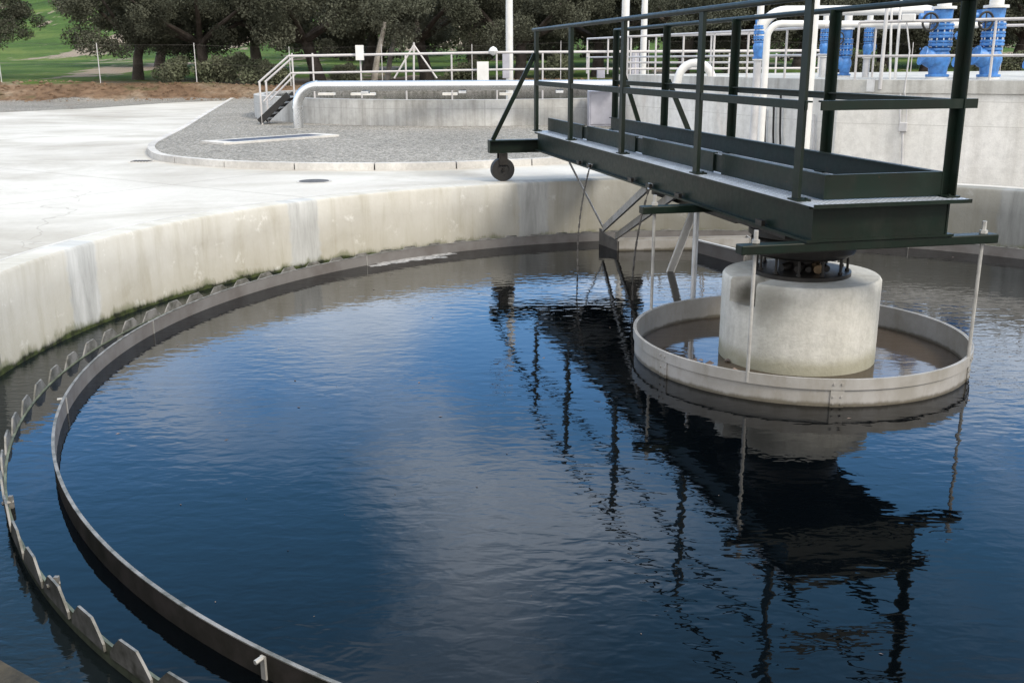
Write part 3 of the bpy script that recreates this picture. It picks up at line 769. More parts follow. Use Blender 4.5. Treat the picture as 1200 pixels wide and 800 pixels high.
mb = MB(); n_ = Vector((-(pl1-pl0).y, (pl1-pl0).x, 0)).normalized()*.02
prof = [(pl0, -.1), (pl1, -.1), (pl1, .20), (pl0.lerp(pl1, .35), .27), (pl0, .36)]
vs = [p+UP*z-n_ for p, z in prof]+[p+UP*z+n_ for p, z in prof]; k = len(prof)
mb.add(vs, [tuple(range(k)), tuple(range(2*k-1, k-1, -1))]+[(i, (i+1) % k, k+(i+1) % k, k+i) for i in range(k)])
mb.build('end_plate', M['dark'], e)

# scum trough: a long shallow channel on the far side, with an angled blade
pt0 = pl1+Vector((.02, 0, 0)); pt1 = onb(878, 284, 8.4); pt1.z = 0
e = empty('scum_trough', pt0); tag(e, 'long pale grey scum trough lying along the far baffle under the bridge', 'trough')
mb = MB(); ny = Vector((0, .32, 0))
mb.bar(pt0+UP*.1, pt1+UP*.1, .03, .26); mb.bar(pt0+ny+UP*.1, pt1+ny+UP*.1, .03, .26); mb.build('trough_side', M['drum'], e)
mb = MB(); mb.bar(pt1+Vector((.02, -.02, .1)), pt1+ny+Vector((.02, .02, .1)), .03, .27); mb.build('end_cap', M['drum'], e)
pa = G(812, 288, .12); pb = G(872, 303, .14)
mb = MB(); mb.bar(pa+UP*(-.05), pb+UP*(-.05), .025, .36); mb.build('skimming_blade', M['baffle'], e)
mb = MB(); mb.bar(pa+UP*.145, pb+UP*.145, .05, .03); mb.build('blade_edge', M['white'], e)
mb = MB(); mb.bar(pb+UP*.12, pb+Vector((.25, .35, .14)), .03, .14); mb.build('end_tab', M['drum'], e)
# sloping channel section and standpipe
p0 = G(785, 318, 0); p1 = at(813, 246, p0.y-.6); p1 = p0+(p1-p0)*((Z0-.02)/p1.z)
e = empty('dipping_channel', p0); tag(e, 'shiny open channel bar sloping from the bridge down to the water', 'channel bar')
mb = MB(); d = (p1-p0).normalized(); sx = d.cross(Vector((0, 1, 0))).normalized()
mb.bar(p0-d*.2, p1, .14, .015, (0, 1, 0)); mb.bar(p0-d*.2+sx*.065+Vector((0, -.04, 0)), p1+sx*.065+Vector((0, -.04, 0)), .012, .08, (0, 1, 0)); mb.bar(p0-d*.2-sx*.065+Vector((0, -.04, 0)), p1-sx*.065+Vector((0, -.04, 0)), .012, .08, (0, 1, 0)); mb.build('channel_section', M['white'], e)
p0 = at(812, 348, 15.9); mb = MB(); mb.tube([Vector((p0.x, p0.y, -.1)), Vector((p0.x, p0.y, Z0))], .045, 10)
tag(mb.build('standpipe', M['steel'], None, True), 'upright grey pipe between sloping channel bar and concrete column', 'pipe')

# ------------------------------------------------------------------ things on the apron
def cover(px, py, r, label, name='manhole_cover'):
    p = G(px, py, ZD); e = empty(name, (p.x, p.y, ZD-.018)); tag(e, label, 'manhole cover')
    mb = MB(); mb.lathe([(r, 0), (r, .012), (r*.88, .014)], (p.x, p.y, ZD-.016), 28); mb.build('frame', M['kerb'], e)
    mb = MB(); mb.lathe([(r*.86, .008), (r*.84, .02), (0, .02)], (p.x, p.y, ZD-.016), 28); mb.build('lid', M['dark'], e)
cover(368, 212, .42, 'round dark manhole cover in the pale apron below the gravel bed')
p = G(166, 189, ZD); e = empty('road_drain', p); tag(e, 'small dark drain grate in the apron beside the kerb corner', 'drain grate')
mb = MB(); mb.box(p+Vector((0, 0, -.008)), (.62, .5, .02)); mb.build('frame', M['kerb'], e)
mb = MB()
for i in range(6): mb.box(p+Vector((-.23+.092*i, 0, .006)), (.06, .4, .02))
mb.build('grate', M['dark'], e)
# slab with a dark slot in the gravel
a, b_, c, d = G(250, 163.5, ZD+.2), G(381, 154.5, ZD+.2), G(380, 160, ZD+.2), G(253, 168.5, ZD+.2)
cc = (a+b_+c+d)/4; e = empty('slot_drain', cc); tag(e, 'long pale slab with a dark blue slot lying in the gravel', 'drain slab')
X = (b_-a).normalized(); Yv = Vector((-X.y, X.x, 0)); ln = (b_-a).length
mb = MB()
mb.box(cc+Yv*.6+UP*(-.1), (ln, .2, .2), (X, Yv, UP)); mb.box(cc-Yv*.6+UP*(-.1), (ln, .2, .2), (X, Yv, UP))
mb.box(cc+X*(ln/2-.25)+UP*(-.1), (.5, .99, .2), (X, Yv, UP)); mb.box(cc-X*(ln/2-.25)+UP*(-.1), (.5, .99, .2), (X, Yv, UP)); mb.build('surround', M['kerb'], e)
mb = MB(); mb.box(cc+UP*(-.043), (ln-1.02, .98, .08), (X, Yv, UP)); mb.build('cover_grating', M['navy'], e)

# ------------------------------------------------------------------ far settling tank
FX, FY, FR, FZ = -1.7, 55.2, 11.6, 2.42
e = empty('far_tank', (FX, FY, ZD)); tag(e, 'second round grey concrete tank beyond the gravel bed', 'settling tank')
mb = MB(); mb.lathe([(FR, ZD-.2), (FR, FZ-.14), (FR-.006, FZ-.12), (FR-.006, FZ), (FR-.5, FZ), (FR-.5, FZ-1.0)], (FX, FY, 0), 160)
def m_ft(nt, b):
    concrete((.42, .425, .42), (.33, .33, .325), (.53, .535, .53), .6)(nt, b)
    prev = b.inputs['Base Color'].links[0].from_socket
    tcn = N(nt, 'ShaderNodeTexCoord'); sp = N(nt, 'ShaderNodeSeparateXYZ'); L(nt, tcn.outputs['UV'], sp.inputs[0])
    a = mathn(nt, 'ABSOLUTE', mathn(nt, 'SUBTRACT', mathn(nt, 'FRACT', mathn(nt, 'DIVIDE', sp.outputs[0], 1.22)), .5))
    ln_ = mathn(nt, 'LESS_THAN', a, .008)
    z_ = mathn(nt, 'LESS_THAN', mathn(nt, 'ABSOLUTE', mathn(nt, 'SUBTRACT', sp.outputs[1], .92)), .006)
    c = mix(nt, prev, (.26, .26, .25), mathn(nt, 'MULTIPLY', mathn(nt, 'MAXIMUM', ln_, z_), .6))
    L(nt, c, b.inputs['Base Color'])
M['fartank'] = mat('panelled_grey_concrete', m_ft)
mb.build('tank_wall', M['fartank'], e, True, 0, (FX, FY, FR))
mb = MB(); mb.lathe([(FR-.51, FZ-.35), (FR-1.0, FZ-.35), (0.0, FZ-.35)], (FX, FY, 0), 96); mb.build('tank_water', M['launder'], e)
mb = MB(); mb.lathe([(FR-.9, FZ-.5), (FR-.9, FZ-.08), (FR-.94, FZ-.08), (FR-.94, FZ-.5)], (FX, FY, 0), 96); mb.build('tank_baffle', M['weir'], e, True)
for k, (x0, x1) in enumerate(((372, 392), (410, 440), (518, 536), (585, 600))):
    q = G((x0+x1)/2, 112, FZ); mb = MB(); mb.box((q.x, q.y+.25, FZ+.06), ((x1-x0)/26, .5, .11)); mb.build('cap_slab', M['conc_white'], e)
# big steel pipe along it
pw = [at(347, 150, 42.9), at(347, 118, 42.9)]
p_top = at(347, 101, 42.9); p_r = at(722, 99.5, 42.9); rr_ = .85
leg = Vector((p_top.x, 42.9, 0)); zc = p_top.z
path = [Vector((leg.x, 42.9, ZD)), Vector((leg.x, 42.9, zc-rr_))]+arc((leg.x+rr_, 42.9, zc-rr_), rr_, PI, PI/2, 8, (1, 0, 0), (0, 0, 1))[1:]+[Vector((p_r.x, 42.9, p_r.z))]
# the pipe passes in front of the wall's crest, resting on brackets
e = empty('inlet_pipe', path[0]); tag(e, 'thick shiny steel pipe rising from gravel and running along the far tank', 'pipe')
mb = MB(); mb.tube(path, .205, 18); mb.build('pipe_run', M['pipe'], e, True)
for i in (1, 9):
    t = (path[i+1]-path[i]).normalized(); mb = MB(); mb.tube([path[i]-t*.05, path[i]+t*.05], .225, 18); mb.build('weld_collar', M['pipe'], e, True)
for x in (-6, -2, 2):
    mb = MB(); mb.box((x, path[-1].y+.12, path[-1].z-.26), (.3, .5, .1)); mb.build('pipe_saddle', M['steel'], e)

# railing + stairs of the far walkway
YF = 45.4
def P(px, py, Y=YF): return at(px, py, Y)
e = empty('far_walkway', P(340, 110)); tag(e, 'steel walkway with two rail handrail crossing above the far tank', 'walkway')
ze = P(600, 62).z
mb = MB(); mb.tube([P(338, 66), P(600, 61.5), P(962, 59.5)], .055, 8); mb.build('top_rail', M['galvwhite'], e, True)
mb = MB(); mb.tube([P(341, 86), P(600, 81.5), P(962, 80)], .045, 8); mb.build('mid_rail', M['galvwhite'], e, True)
for px in (342, 366, 422, 475, 529, 582, 636, 690, 745, 800, 855, 910, 960):
    a = P(px, 62.5); mb = MB(); mb.tube([a, Vector((a.x, a.y, 2.0 if px > 430 else 2.45))], .038, 8); mb.build('post', M['galvwhite'], e, True)
mb = MB(); mb.box(((P(430, 60).x+P(962, 60).x)/2, YF+1.2, 1.98), (P(962, 60).x-P(430, 60).x, 1.8, .12)); mb.build('walk_deck', M['steel'], e)
mb = MB(); a = P(485, 55, YF+1.4); mb.tube([P(485, 53), P(462, 92)], .04, 6); mb.tube([P(485, 53), P(512, 92)], .04, 6); mb.tube([P(485, 50), P(485, 95)], .045, 6); mb.build('tripod_davit', M['galvwhite'], e, True)
for px, py, w_, h_ in ((422, 62, .34, .62),):
    a = P(px, py); mb = MB(); mb.box(a+Vector((0, -.12, 0)), (w_, .16, h_)); mb.build('switch_box', M['white'], e)
a = P(566, 85); mb = MB(); mb.box(a+Vector((0, -.12, 0)), (.5, .2, .9)); mb.build('switch_box', M['white'], e)
a = P(578, 60); mb = MB(); mb.lathe([(0, -.2), (.14, -.12), (.2, 0), (.14, .12), (0, .2)], a, 12); mb.build('round_lamp', M['white'], e, True)
# stairs
sb0, sb1 = at(304, 143, YF), at(338, 111, YF)
e = empty('access_stair', sb0); tag(e, 'steep black stair with grey handrails up to the far walkway', 'stair')
for dy in (0, 1.2):
    o_ = Vector((0, dy, 0)); mb = MB(); mb.bar(sb0+o_, sb1+o_, .08, .26); mb.build('stringer', M['rubber'], e)
    q = Vector((sb0.x, YF+dy, 0)); mb = MB()
    mb.tube([at(303, 97, YF)+o_, P(338, 66)+o_], .045, 8); mb.tube([at(309, 119, YF)+o_, P(341, 86)+o_], .038, 8); a = at(304, 96, YF); mb.tube([a+o_, Vector((a.x, a.y+dy, ZD+.1))], .045, 8); mb.build('handrail', M['galvwhite'], e, True)
for i in range(5):
    a = sb0.lerp(sb1, (i+.5)/5); mb = MB(); mb.box(a+Vector((0, .6, 0)), (.42, 1.12, .05)); mb.build('tread', M['steel'], e)
# lilac-grey cabinet at the end of the pipe
a, b_ = at(690, 148, 43.2), at(720, 107, 43.2)
e = empty('steel_cabinet', a); tag(e, 'lilac grey steel cabinet standing between far tank and long concrete tank', 'cabinet')
mb = MB(); mb.box(((a.x+b_.x)/2, 43.8, (ZD+b_.z)/2), (b_.x-a.x, 1.1, b_.z-ZD)); mb.build('body', M['box'], e, bevel=.03)
mb = MB(); mb.box(((a.x+b_.x)/2, 43.23, (ZD+b_.z)/2+.05), ((b_.x-a.x)*.86, .03, (b_.z-ZD)*.8)); mb.build('door', M['box'], e, bevel=.01)

# ------------------------------------------------------------------ long concrete reactor tank on the right
ZT = 3.42
K = Vector((9.65, 30.65, 0)); dr = Vector((.865, -.502, 0)).normalized(); Lf = Vector((4.6, 44.2, 0))
E1 = K+dr*26; E2 = E1+Vector((4, 38, 0)); L2 = Lf+Vector((20, 6, 0))
poly = [K, E1, E2, L2, Lf]
dl = (Lf-K).normalized()
e = empty('reactor_tank', (K.x, K.y, YARD)); tag(e, 'large pale rectangular concrete tank with rust tinted face behind the bridge', 'concrete tank'); RT = e
mb = MB(); mb.prism(poly, YARD-.3, ZT-.36); mb.build('wall', M['conc_face'], e)
cen = sum(poly, Vector())/5
pc = [p+(p-cen).normalized()*.07 for p in poly]
mb = MB(); mb.prism(pc, ZT-.36+.003, ZT); mb.build('coping', M['conc'], e)
for s_ in (.9, 6.5, 12):                    # steel rail brackets on the coping face
    p = K+dr*s_+Vector((-.04, -.08, ZT-.15)); mb = MB(); mb.box(p, (.22, .06, .36), (dr, Vector((-dr.y, dr.x, 0)), UP)); mb.build('rail_bracket', M['steel'], e)

def roofp(px, py): return G(px, py, ZT)
# railings on it: front and rear line
def railing(name, a, b_, label, h=1.62, n=6, mid=.78, z=ZT, r=.036):
    e = empty(name, a); tag(e, label, 'railing', 'tank top railings')
    for hh, rr2, nm in ((h, r*1.15, 'top_rail'), (mid, r, 'mid_rail')):
        mb = MB(); mb.tube([Vector((a.x, a.y, z+hh)), Vector((b_.x, b_.y, z+hh))], rr2, 8); mb.build(nm, M['galvwhite'], e, True)
    for i in range(n+1):
        p = a.lerp(b_, i/n); mb = MB(); mb.tube([Vector((p.x, p.y, z)), Vector((p.x, p.y, z+h))], r, 8); mb.build('post', M['galvwhite'], e, True)
nrm = Vector((.502, .865, 0))
railing('tank_railing', K+dr*.4+nrm*.1, K+dr*22, 'pale tube railing along the front edge of the rust tinted concrete tank', 1.60, 6, .66)
railing('tank_railing', K+dr*.4+nrm*4.5+Vector((-.4, 0, 0)), K+dr*24+nrm*4.5, 'pale tube railing across the tank top just behind the blue valves', 1.55, 9, .66)
railing('tank_railing', K+dl*.6, K+dl*17.8, 'pale tube railing down the left side of the big concrete tank', 1.5, 8, .7)
railing('tank_railing', at(735, 95, 42), at(885, 93, 38), 'low pale railing round a platform left of the blue valves', 2.0, 3, 1.0, 2.9)

# pipes and valve gear
def valve_proto():
    e = empty('valve_stack', (0, 0, 0)); tag(e, 'x', 'valve', 'blue valve stacks on the tank top')
    f = .33
    mb = MB(); mb.lathe([(0, 0), (f*.95, 0), (f*.95, .06), (.0, .06)], (0, 0, 0), 20); mb.build('base_flange', M['white'], e, True)
    mb = MB(); mb.lathe([(.0, .062), (f, .062), (f, .12), (.25, .13), (.27, .3), (.33, .48), (.31, .62), (.25, .72), (f*.9, .74), (f*.9, .80), (0, .80)], (0, 0, 0), 20)
    mb.tube([(-.12, 0, .5), (-.30, 0, .56), (-.46, 0, .60)], [.26, .25, .2], 14); mb.build('check_valve', M['blue'], e, True)
    mb = MB(); mb.tube([(-.46, 0, .60), (-.50, 0, .615)], .26, 14)
    for k in range(6): mb.tube([(-.52+.0, .2*cos(k*PI/3), .61+.2*sin(k*PI/3)), (-.54, .2*cos(k*PI/3), .615+.2*sin(k*PI/3))], .025, 6)
    mb.build('cover_flange', M['blue'], e, True)
    for i, z in enumerate((.86, 1.07, 1.28)):
        mb = MB(); mb.lathe([(.0, z-.05), (.24, z-.05), (f*1.0, z), (f*1.0, z+.05), (.3, z+.07), (f, z+.09), (f, z+.13), (.24, z+.16), (0, z+.16)], (0, 0, 0), 20)
        nf = len(mb.f)
        for k in range(10):
            a = k*PI/5+.2; mb.tube([(f*.86*cos(a), f*.86*sin(a), z-.035), (f*.86*cos(a), f*.86*sin(a), z+.175)], .024, 6)
        jf = mb.build('joint_flange', M['blue'], e, True); jf.data.materials.append(M['steel'])
        for p_ in jf.data.polygons[nf:]: p_.material_index = 1
    mb = MB(); mb.lathe([(0, 1.44), (.25, 1.45), (.27, 1.78), (.0, 1.80)], (0, 0, 0), 20); mb.box((-.36, 0, 1.60), (.3, .3, .30)); mb.tube([(-.5, 0, 1.6), (-.68, 0, 1.6)], .09, 10); mb.build('gate_valve', M['blue'], e, True)
    mb = MB(); mb.tube(arc((-.5, -.36, 1.46), .22, 0, 2*PI, 18, (1, 0, 0), (0, 0, 1)), .032, 6, False); mb.bar((-.70, -.36, 1.46), (-.30, -.36, 1.46), .03, .03); mb.bar((-.5, -.36, 1.26), (-.5, -.36, 1.66), .03, .03, (0, 1, 0)); mb.tube([(-.5, -.36, 1.46), (-.42, -.1, 1.5)], .03, 6); mb.build('handwheel', M['rubber'], e, True)
    mb = MB(); mb.lathe([(0, 1.79), (f*1.05, 1.79), (f*1.05, 1.86), (.0, 1.86)], (0, 0, 0), 20); mb.build('top_flange', M['white'], e, True)
    mb = MB(); mb.tube([(0, 0, 1.86), (0, 0, 2.4)], .20, 14); mb.build('outlet_pipe', M['white'], e, True)
    return e
vp = valve_proto()
def onroof(px, Y, z=ZT): p = at(px, 90, Y); return Vector((p.x, Y, z))
V5 = onroof(1098, 31)
vp.location = V5*S; vp['label'] = 'largest blue valve stack with black handwheel, left of the green post'
def kk(h, Y): return h*Y*1.03/(FPX*1.86)
k5 = kk(76, 31); vp.scale = (k5*.92, k5*.92, k5)
V6 = onroof(1158, 30.4); v6 = copy_thing(vp, V6, rad(8), (k5*.9, k5*.9, k5), 'large blue valve stack under a bent white pipe at the right edge')
specs = [(989, 35, 52, 0, 'small blue valve stack behind the second green bridge post', 0),
         (1126, 36, 50, 0, 'blue valve stack half hidden behind the tall green end post', 20),
         (1014, 34.5, 40, .6, 'small blue valve stack with side elbow, right of the thin one', 200),
         (963, 35, 38, .65, 'small blue valve stack just right of the thick white pole', 190),
         (1208, 34, 44, 0, 'blue valve stack cut off by the right edge of the picture', 10)]
for px, Y, h_, up_, lb, rz in specs:
    q = onroof(px, Y, ZT+up_); k_ = kk(h_, Y); copy_thing(vp, q, rad(rz), (k_*.74, k_*.74, k_), lb)
    if up_:
        mb = MB(); mb.tube([Vector((q.x, q.y, ZT)), q], .11, 10); tag(mb.build('riser_pipe', M['plastic'], None, True), 'short grey riser under a small blue valve, %s' % ('right of the thin one' if px == 1014 else 'beside the thick white pole'), 'pipe')
Y1 = 32.4
q = at(888, 71, Y1); kq = kk(48, Y1)
c = copy_thing(vp, q, rad(180), (kq*.72, kq*.72, kq), 'slim blue valve stack on a grey riser beside the white pipe bend')
mb = MB(); mb.tube([Vector((q.x, q.y, YARD)), q], .12, 10); tag(mb.build('riser_pipe', M['plastic'], None, True), 'plain grey riser pipe under the slim blue valve stack', 'pipe')
def face_at(px, py):
    n_ = Vector((-.502, -.865, 0)); d = ray(px, py); t = n_.dot(K+n_*.06-Vector((0, 0, H)))/n_.dot(d); return Vector((0, 0, H))+d*t
# overhead white pipes
def pipe(name, pts, r, label, mt='white', n=14):
    mb = MB(); mb.tube(pts, r, n); return tag(mb.build(name, M[mt], None, True), label, 'pipe', 'white pipes over the tank top')
a = Vector((q.x+.02, q.y, q.z+1.86*kq)); zz = at(910, 13, Y1).z
pipe('overhead_pipe', [a]+arc((a.x+.75, a.y, zz-.75), .75, PI, PI/2, 8, (1, 0, 0), (0, 0, 1))+[at(1085, 12, 33)]+arc(at(1085, 12, 33)-UP*.4, .4, PI/2, 0, 5, (1, 0, 0), (0, 0, 1))[1:], .15, 'white pipe arching over from the slim valve stack, upper of two')
Y2 = 31.2; zz = at(915, 28, Y2).z; lx = at(898, 60, Y2).x
pipe('overhead_pipe', [Vector((lx, Y2, YARD)), Vector((lx, Y2, zz-.4))]+arc((lx+.4, Y2, zz-.4), .4, PI, PI/2, 6, (1, 0, 0), (0, 0, 1))[1:]+[at(1145, 29.5, Y2+1.5)], .10, 'thinner white pipe rising in front of the tank then running right, lower of two')
t6 = Vector((V6.x, V6.y, V6.z+2.3*k5))
pipe('overhead_pipe', [t6]+arc((t6.x-1.0, t6.y, t6.z), 1.0, 0, PI/2, 8, (1, 0, 0), (0, 0, 1))+[t6+Vector((-2.4, 0, 1.0))], .24*k5/k5, 'wide white pipe elbow bending left above the right hand valve')
a = at(808, 92, 38); pts = [Vector((a.x-.5, a.y, ZT-.4))]+arc((a.x+.2, a.y, ZT-.15), .62, PI, 0, 12, (1, 0, 0), (0, 0, 1))+[Vector((a.x+.82, a.y, ZT-.4))]
pipe('vent_bend', pts, .15, 'short white hooped vent bend left of the tall valves')
for i, (px, y0, y1, r, lb) in enumerate(((1034, 107, 8, .055, 'thick grey conduit post beside the small blue valves'), (1043, 95, 8, .036, 'thin pale conduit next to the thick grey one'), (1049, 90, -10, .042, 'white leaning conduit running up past the overhead pipes'))):
    b0 = onroof(px, 31.5) if i else face_at(1031, 105); t0 = at(px+(8 if i == 2 else 2), y1, b0.y) if i else Vector((b0.x, b0.y, at(1031, 8, b0.y).z)); mb = MB(); mb.tube([b0, t0], r, 8)
    tag(mb.build('conduit_post', M['plastic' if i == 0 else 'white'], None, True), lb, 'conduit')
# junction box with conduit on the face
fb = lambda s_, z: K+dr*s_+Vector((-.06*.5, -.1, 0))+UP*z
e = empty('junction_box', face_at(1058, 150)); tag(e, 'small grey junction box and conduit fixed to the pale tank face', 'junction box')
ax2 = (dr, Vector((.502, .865, 0)), UP)
mb = MB(); mb.box(face_at(1058.5, 149), (.22, .14, .26), ax2); mb.build('box', M['plastic'], e, bevel=.02)
mb = MB(); mb.tube([face_at(1057, 194), face_at(1058, 155)], .035, 8); mb.build('conduit', M['plastic'], e, True)
mb = MB(); mb.tube([face_at(1055, 145), face_at(1055, 110)], .03, 8); mb.tube([face_at(1062, 145), face_at(1063, 122), face_at(1060, 108), face_at(1066, 60), face_at(1062, 22)], .022, 8); mb.build('cable', M['plastic'], e, True)
a = face_at(1065, 21); mb = MB(); mb.box(a, (.35, .2, .2), ax2); mb.build('lamp_head', M['white'], e, bevel=.02)
# cables down the left face
def left_at(px, py):
    n_ = Vector((dl.y, -dl.x, 0)); n_ = n_ if n_.x < 0 else -n_; d = ray(px, py); t = n_.dot(K+n_*.1-Vector((0, 0, H)))/n_.dot(d); return Vector((0, 0, H))+d*t
e = empty('cable_drop', left_at(905, 160)); tag(e, 'group of thin dark cables hanging down the shaded tank side', 'cables')
for px, y0, y1 in ((897, 128, 192), (907, 118, 195), (915, 112, 195), (954, 134, 200)):
    mb = MB(); mb.tube([left_at(px, y0), left_at(px-1, (y0+y1)/2), left_at(px, y1)], .035, 6); mb.build('cable', M['plastic'] if px == 954 else M['rubber'], e, True)

# lamp posts
def lamp(px, Y, r, label, zb=ZD, stay=False):
    a = at(px, 60, Y); e = empty('lamp_post', (a.x, Y, zb)); tag(e, label, 'lamp post', 'white lamp posts')
    mb = MB(); mb.tube([(a.x, Y, zb), (a.x, Y, zb+5), (a.x+.02, Y, zb+10.2)], [r, r*.92, r*.7], 12); mb.build('pole', M['white'], e, True)
    mb = MB(); mb.box((a.x, Y, zb+.06), (.7, .7, .1)); mb.build('base_plate', M['steel'], e)
    mb = MB(); mb.tube([(a.x, Y, zb+10.1), (a.x-.3, Y-.4, zb+10.5), (a.x-.7, Y-1.2, zb+10.6)], .07, 8); mb.build('arm', M['white'], e, True)
    mb = MB(); mb.lathe([(0, 0), (.3, .02), (.34, .1), (.2, .2), (0, .22)], (a.x-.8, Y-1.4, zb+10.5), 16); mb.build('lamp_head', M['box'], e, True)
    return e
lamp(597, 52, .19, 'white lamp post rising behind the pipe, left of the bridge')
lamp(732, 50, .20, 'white lamp post behind the far end of the bridge, left of a pair')
lamp(754, 53, .17, 'white lamp post behind the far end of the bridge, right of a pair')
lamp(951, 29.0, .145, 'thick white pole standing at the corner of the concrete tank', YARD)
for px, Y, lb in ((593, 51.3, 'small white meter box at the foot of the left lamp post'), (744, 50, 'small white meter box between the paired lamp posts'), (704, 46.5, 'tiny white box on top of the far tank rim')):
    a = at(px, 92, Y); mb = MB(); h_ = 1.2 if px < 700 or px > 720 else .4; mb.box((a.x, Y, a.z+h_/2), (.34, .3, h_)); mb.box((a.x, Y, a.z+h_+.03), (.4, .36, .05)); tag(mb.build('meter_box', M['box'], None, bevel=.02), lb, 'box')

# ------------------------------------------------------------------ fence
e = empty('wire_fence', (0, 79, 2.2)); tag(e, 'wire mesh fence on thin pale posts along the earth bank', 'fence')
def fy(x): return 78+4*sin(x*.03+1)+(x+20)*.02+5.2
fp = []
x = -62
while x < 75:
    fp.append((x, fy(x))); x += 7.35
for (x, y) in fp:
    z = hterr(x, y); mb = MB(); mb.tube([(x, y, z-.1), (x, y, z+3.1)], .036, 6); mb.build('post', M['plastic'], e, True)
mb = MB()
for (a, b_) in zip(fp, fp[1:]):
    za, zb = hterr(*a), hterr(*b_)
    for h_ in (.1, 1.5, 2.95): mb.bar((a[0], a[1], za+h_), (b_[0], b_[1], zb+h_), .012, .012)
    nx = 30
    for i in range(nx):
        for sgn in (1, -1):
            p = Vector((a[0]+(b_[0]-a[0])*i/nx, a[1]+(b_[1]-a[1])*i/nx, 0)); z = hterr(p.x, p.y)
            k = i+sgn*12; 
            if k < 0 or k > nx: continue
            q = Vector((a[0]+(b_[0]-a[0])*k/nx, a[1]+(b_[1]-a[1])*k/nx, 0))
            mb.bar((p.x, p.y, z+.1), (q.x, q.y, hterr(q.x, q.y)+2.95), .003, .003)
mb.build('wire_mesh', M['dark'], e)

rnd = random.Random(77); mb = MB()
for i in range(2600):
    px = rnd.uniform(-150, 1350); xx = at(px, 60, 82).x; y0_ = 78+4*sin(xx*.03+1)+(xx+20)*.02; y = y0_+rnd.uniform(-.3, 6); z = hterr(xx, y); r = rnd.choice((.05, .07, .1, .16))*rnd.uniform(.7, 1.4)
    b0 = [(1, 0, 0), (-1, 0, 0), (0, 1, 0), (0, -1, 0), (0, 0, .8), (0, 0, -.6)]; vs = [Vector((xx+p[0]*r*rnd.uniform(.6, 1.5), y+p[1]*r*rnd.uniform(.6, 1.3), z+p[2]*r)) for p in b0]
    mb.add(vs, [(0, 2, 4), (2, 1, 4), (1, 3, 4), (3, 0, 4), (2, 0, 5), (1, 2, 5), (3, 1, 5), (0, 3, 5)])
tag(mb.build('earth_clods', M['earth'], None), 'loose brown clods and stones lying on the earth bank', kind='stuff')
# ------------------------------------------------------------------ trees
def leaf_cloud(clumps, nleaf, size, rnd):
    vs = []; fs = []
    tot = sum(c[1]**2 for c in clumps)
    for (c, r, fl) in clumps:
        k = int(nleaf*r*r/tot)
        for _ in range(k):
            a = rnd.uniform(0, 2*PI); ct = rnd.uniform(-1, 1); st = math.sqrt(1-ct*ct)
            rr2 = r*(rnd.random()**.38)*(1+.18*sin(3*a+c.x)*sin(4*ct+c.y))
            p = c+Vector((st*cos(a)*rr2, st*sin(a)*rr2, ct*rr2*fl))
            s_ = size*rnd.uniform(.55, 1.35)
            n_ = Vector((rnd.gauss(0, 1), rnd.gauss(0, 1), rnd.gauss(0, 1)+.5)).normalized()
            x_ = n_.cross(Vector((rnd.gauss(0, 1), rnd.gauss(0, 1), rnd.gauss(0, 1)))).normalized(); y_ = n_.cross(x_)
            b0 = len(vs); vs += [p-x_*s_*.5, p+y_*s_*.28, p+x_*s_*.5, p-y_*s_*.28]; fs.append((b0, b0+1, b0+2, b0+3))
    return vs, fs
def make_tree(seed, h, w, leaf, bark, nleaf, trunk_r=.5, lean=0, size=.18, crown0=.28):
    rnd = random.Random(seed)
    e = empty('holm_oak', (0, 0, 0)); tag(e, 'x', 'tree', 'holm oaks beyond the fence')
    mb = MB(); th = h*.32
    top = Vector((lean*th, rnd.uniform(-.3, .3), th))
    mb.tube([(0, 0, -.4), (lean*th*.2, 0, th*.25), (lean*th*.55, .1, th*.6), top], [trunk_r*1.35, trunk_r, trunk_r*.85, trunk_r*.8], 10)
    clumps = []
    nl = 7
    for i in range(nl):
        a = 2*PI*i/nl+rnd.uniform(-.4, .4); rr2 = w*rnd.uniform(.28, .46); z = h*rnd.uniform(.42, .78)
        end = Vector((cos(a)*rr2+top.x, sin(a)*rr2+top.y, z)); mid = top.lerp(end, .5)+Vector((rnd.uniform(-.4, .4), rnd.uniform(-.4, .4), -h*.03))
        mb.tube([top-UP*.3, mid, end], [trunk_r*.55, trunk_r*.35, trunk_r*.12], 7)
        for j in range(5):
            c = end+Vector((rnd.gauss(0, w*.10), rnd.gauss(0, w*.10), rnd.gauss(0, h*.08))); clumps.append((c, w*rnd.uniform(.055, .125), .75))
    for i in range(30):
        a = rnd.uniform(0, 2*PI); q = rnd.random()**.6*w*.46; z = h*(crown0+(.95-crown0)*rnd.random()*(1-(q/(w*.55))**2*.6))
        clumps.append((Vector((cos(a)*q+top.x, sin(a)*q+top.y, z)), w*rnd.uniform(.05, .125), .7))
    t_ = mb.build('trunk', bark, e, True, local=True)
    vs, fs = leaf_cloud(clumps, nleaf, size, rnd); m2 = MB(); m2.add(vs, fs)
    me = bpy.data.meshes.new('crown'); me.from_pydata([p*S for p in m2.v], [], m2.f); me.materials.append(leaf)
    o = bpy.data.objects.new('crown', me); COL.objects.link(o); o.parent = e
    return e
prot = [make_tree(11, 11.0, 15, M['leaf'], M['bark'], 80000, .55), make_tree(23, 10.0, 13, M['leaf'], M['bark'], 70000, .5, .25, crown0=.22),
        make_tree(37, 12.0, 16, M['leaf2'], M['bark'], 80000, .6, -.2, crown0=.3), make_tree(41, 9.0, 12, M['leaf'], M['bark'], 60000, .4, -.35, crown0=.2)]
used = [False]*4
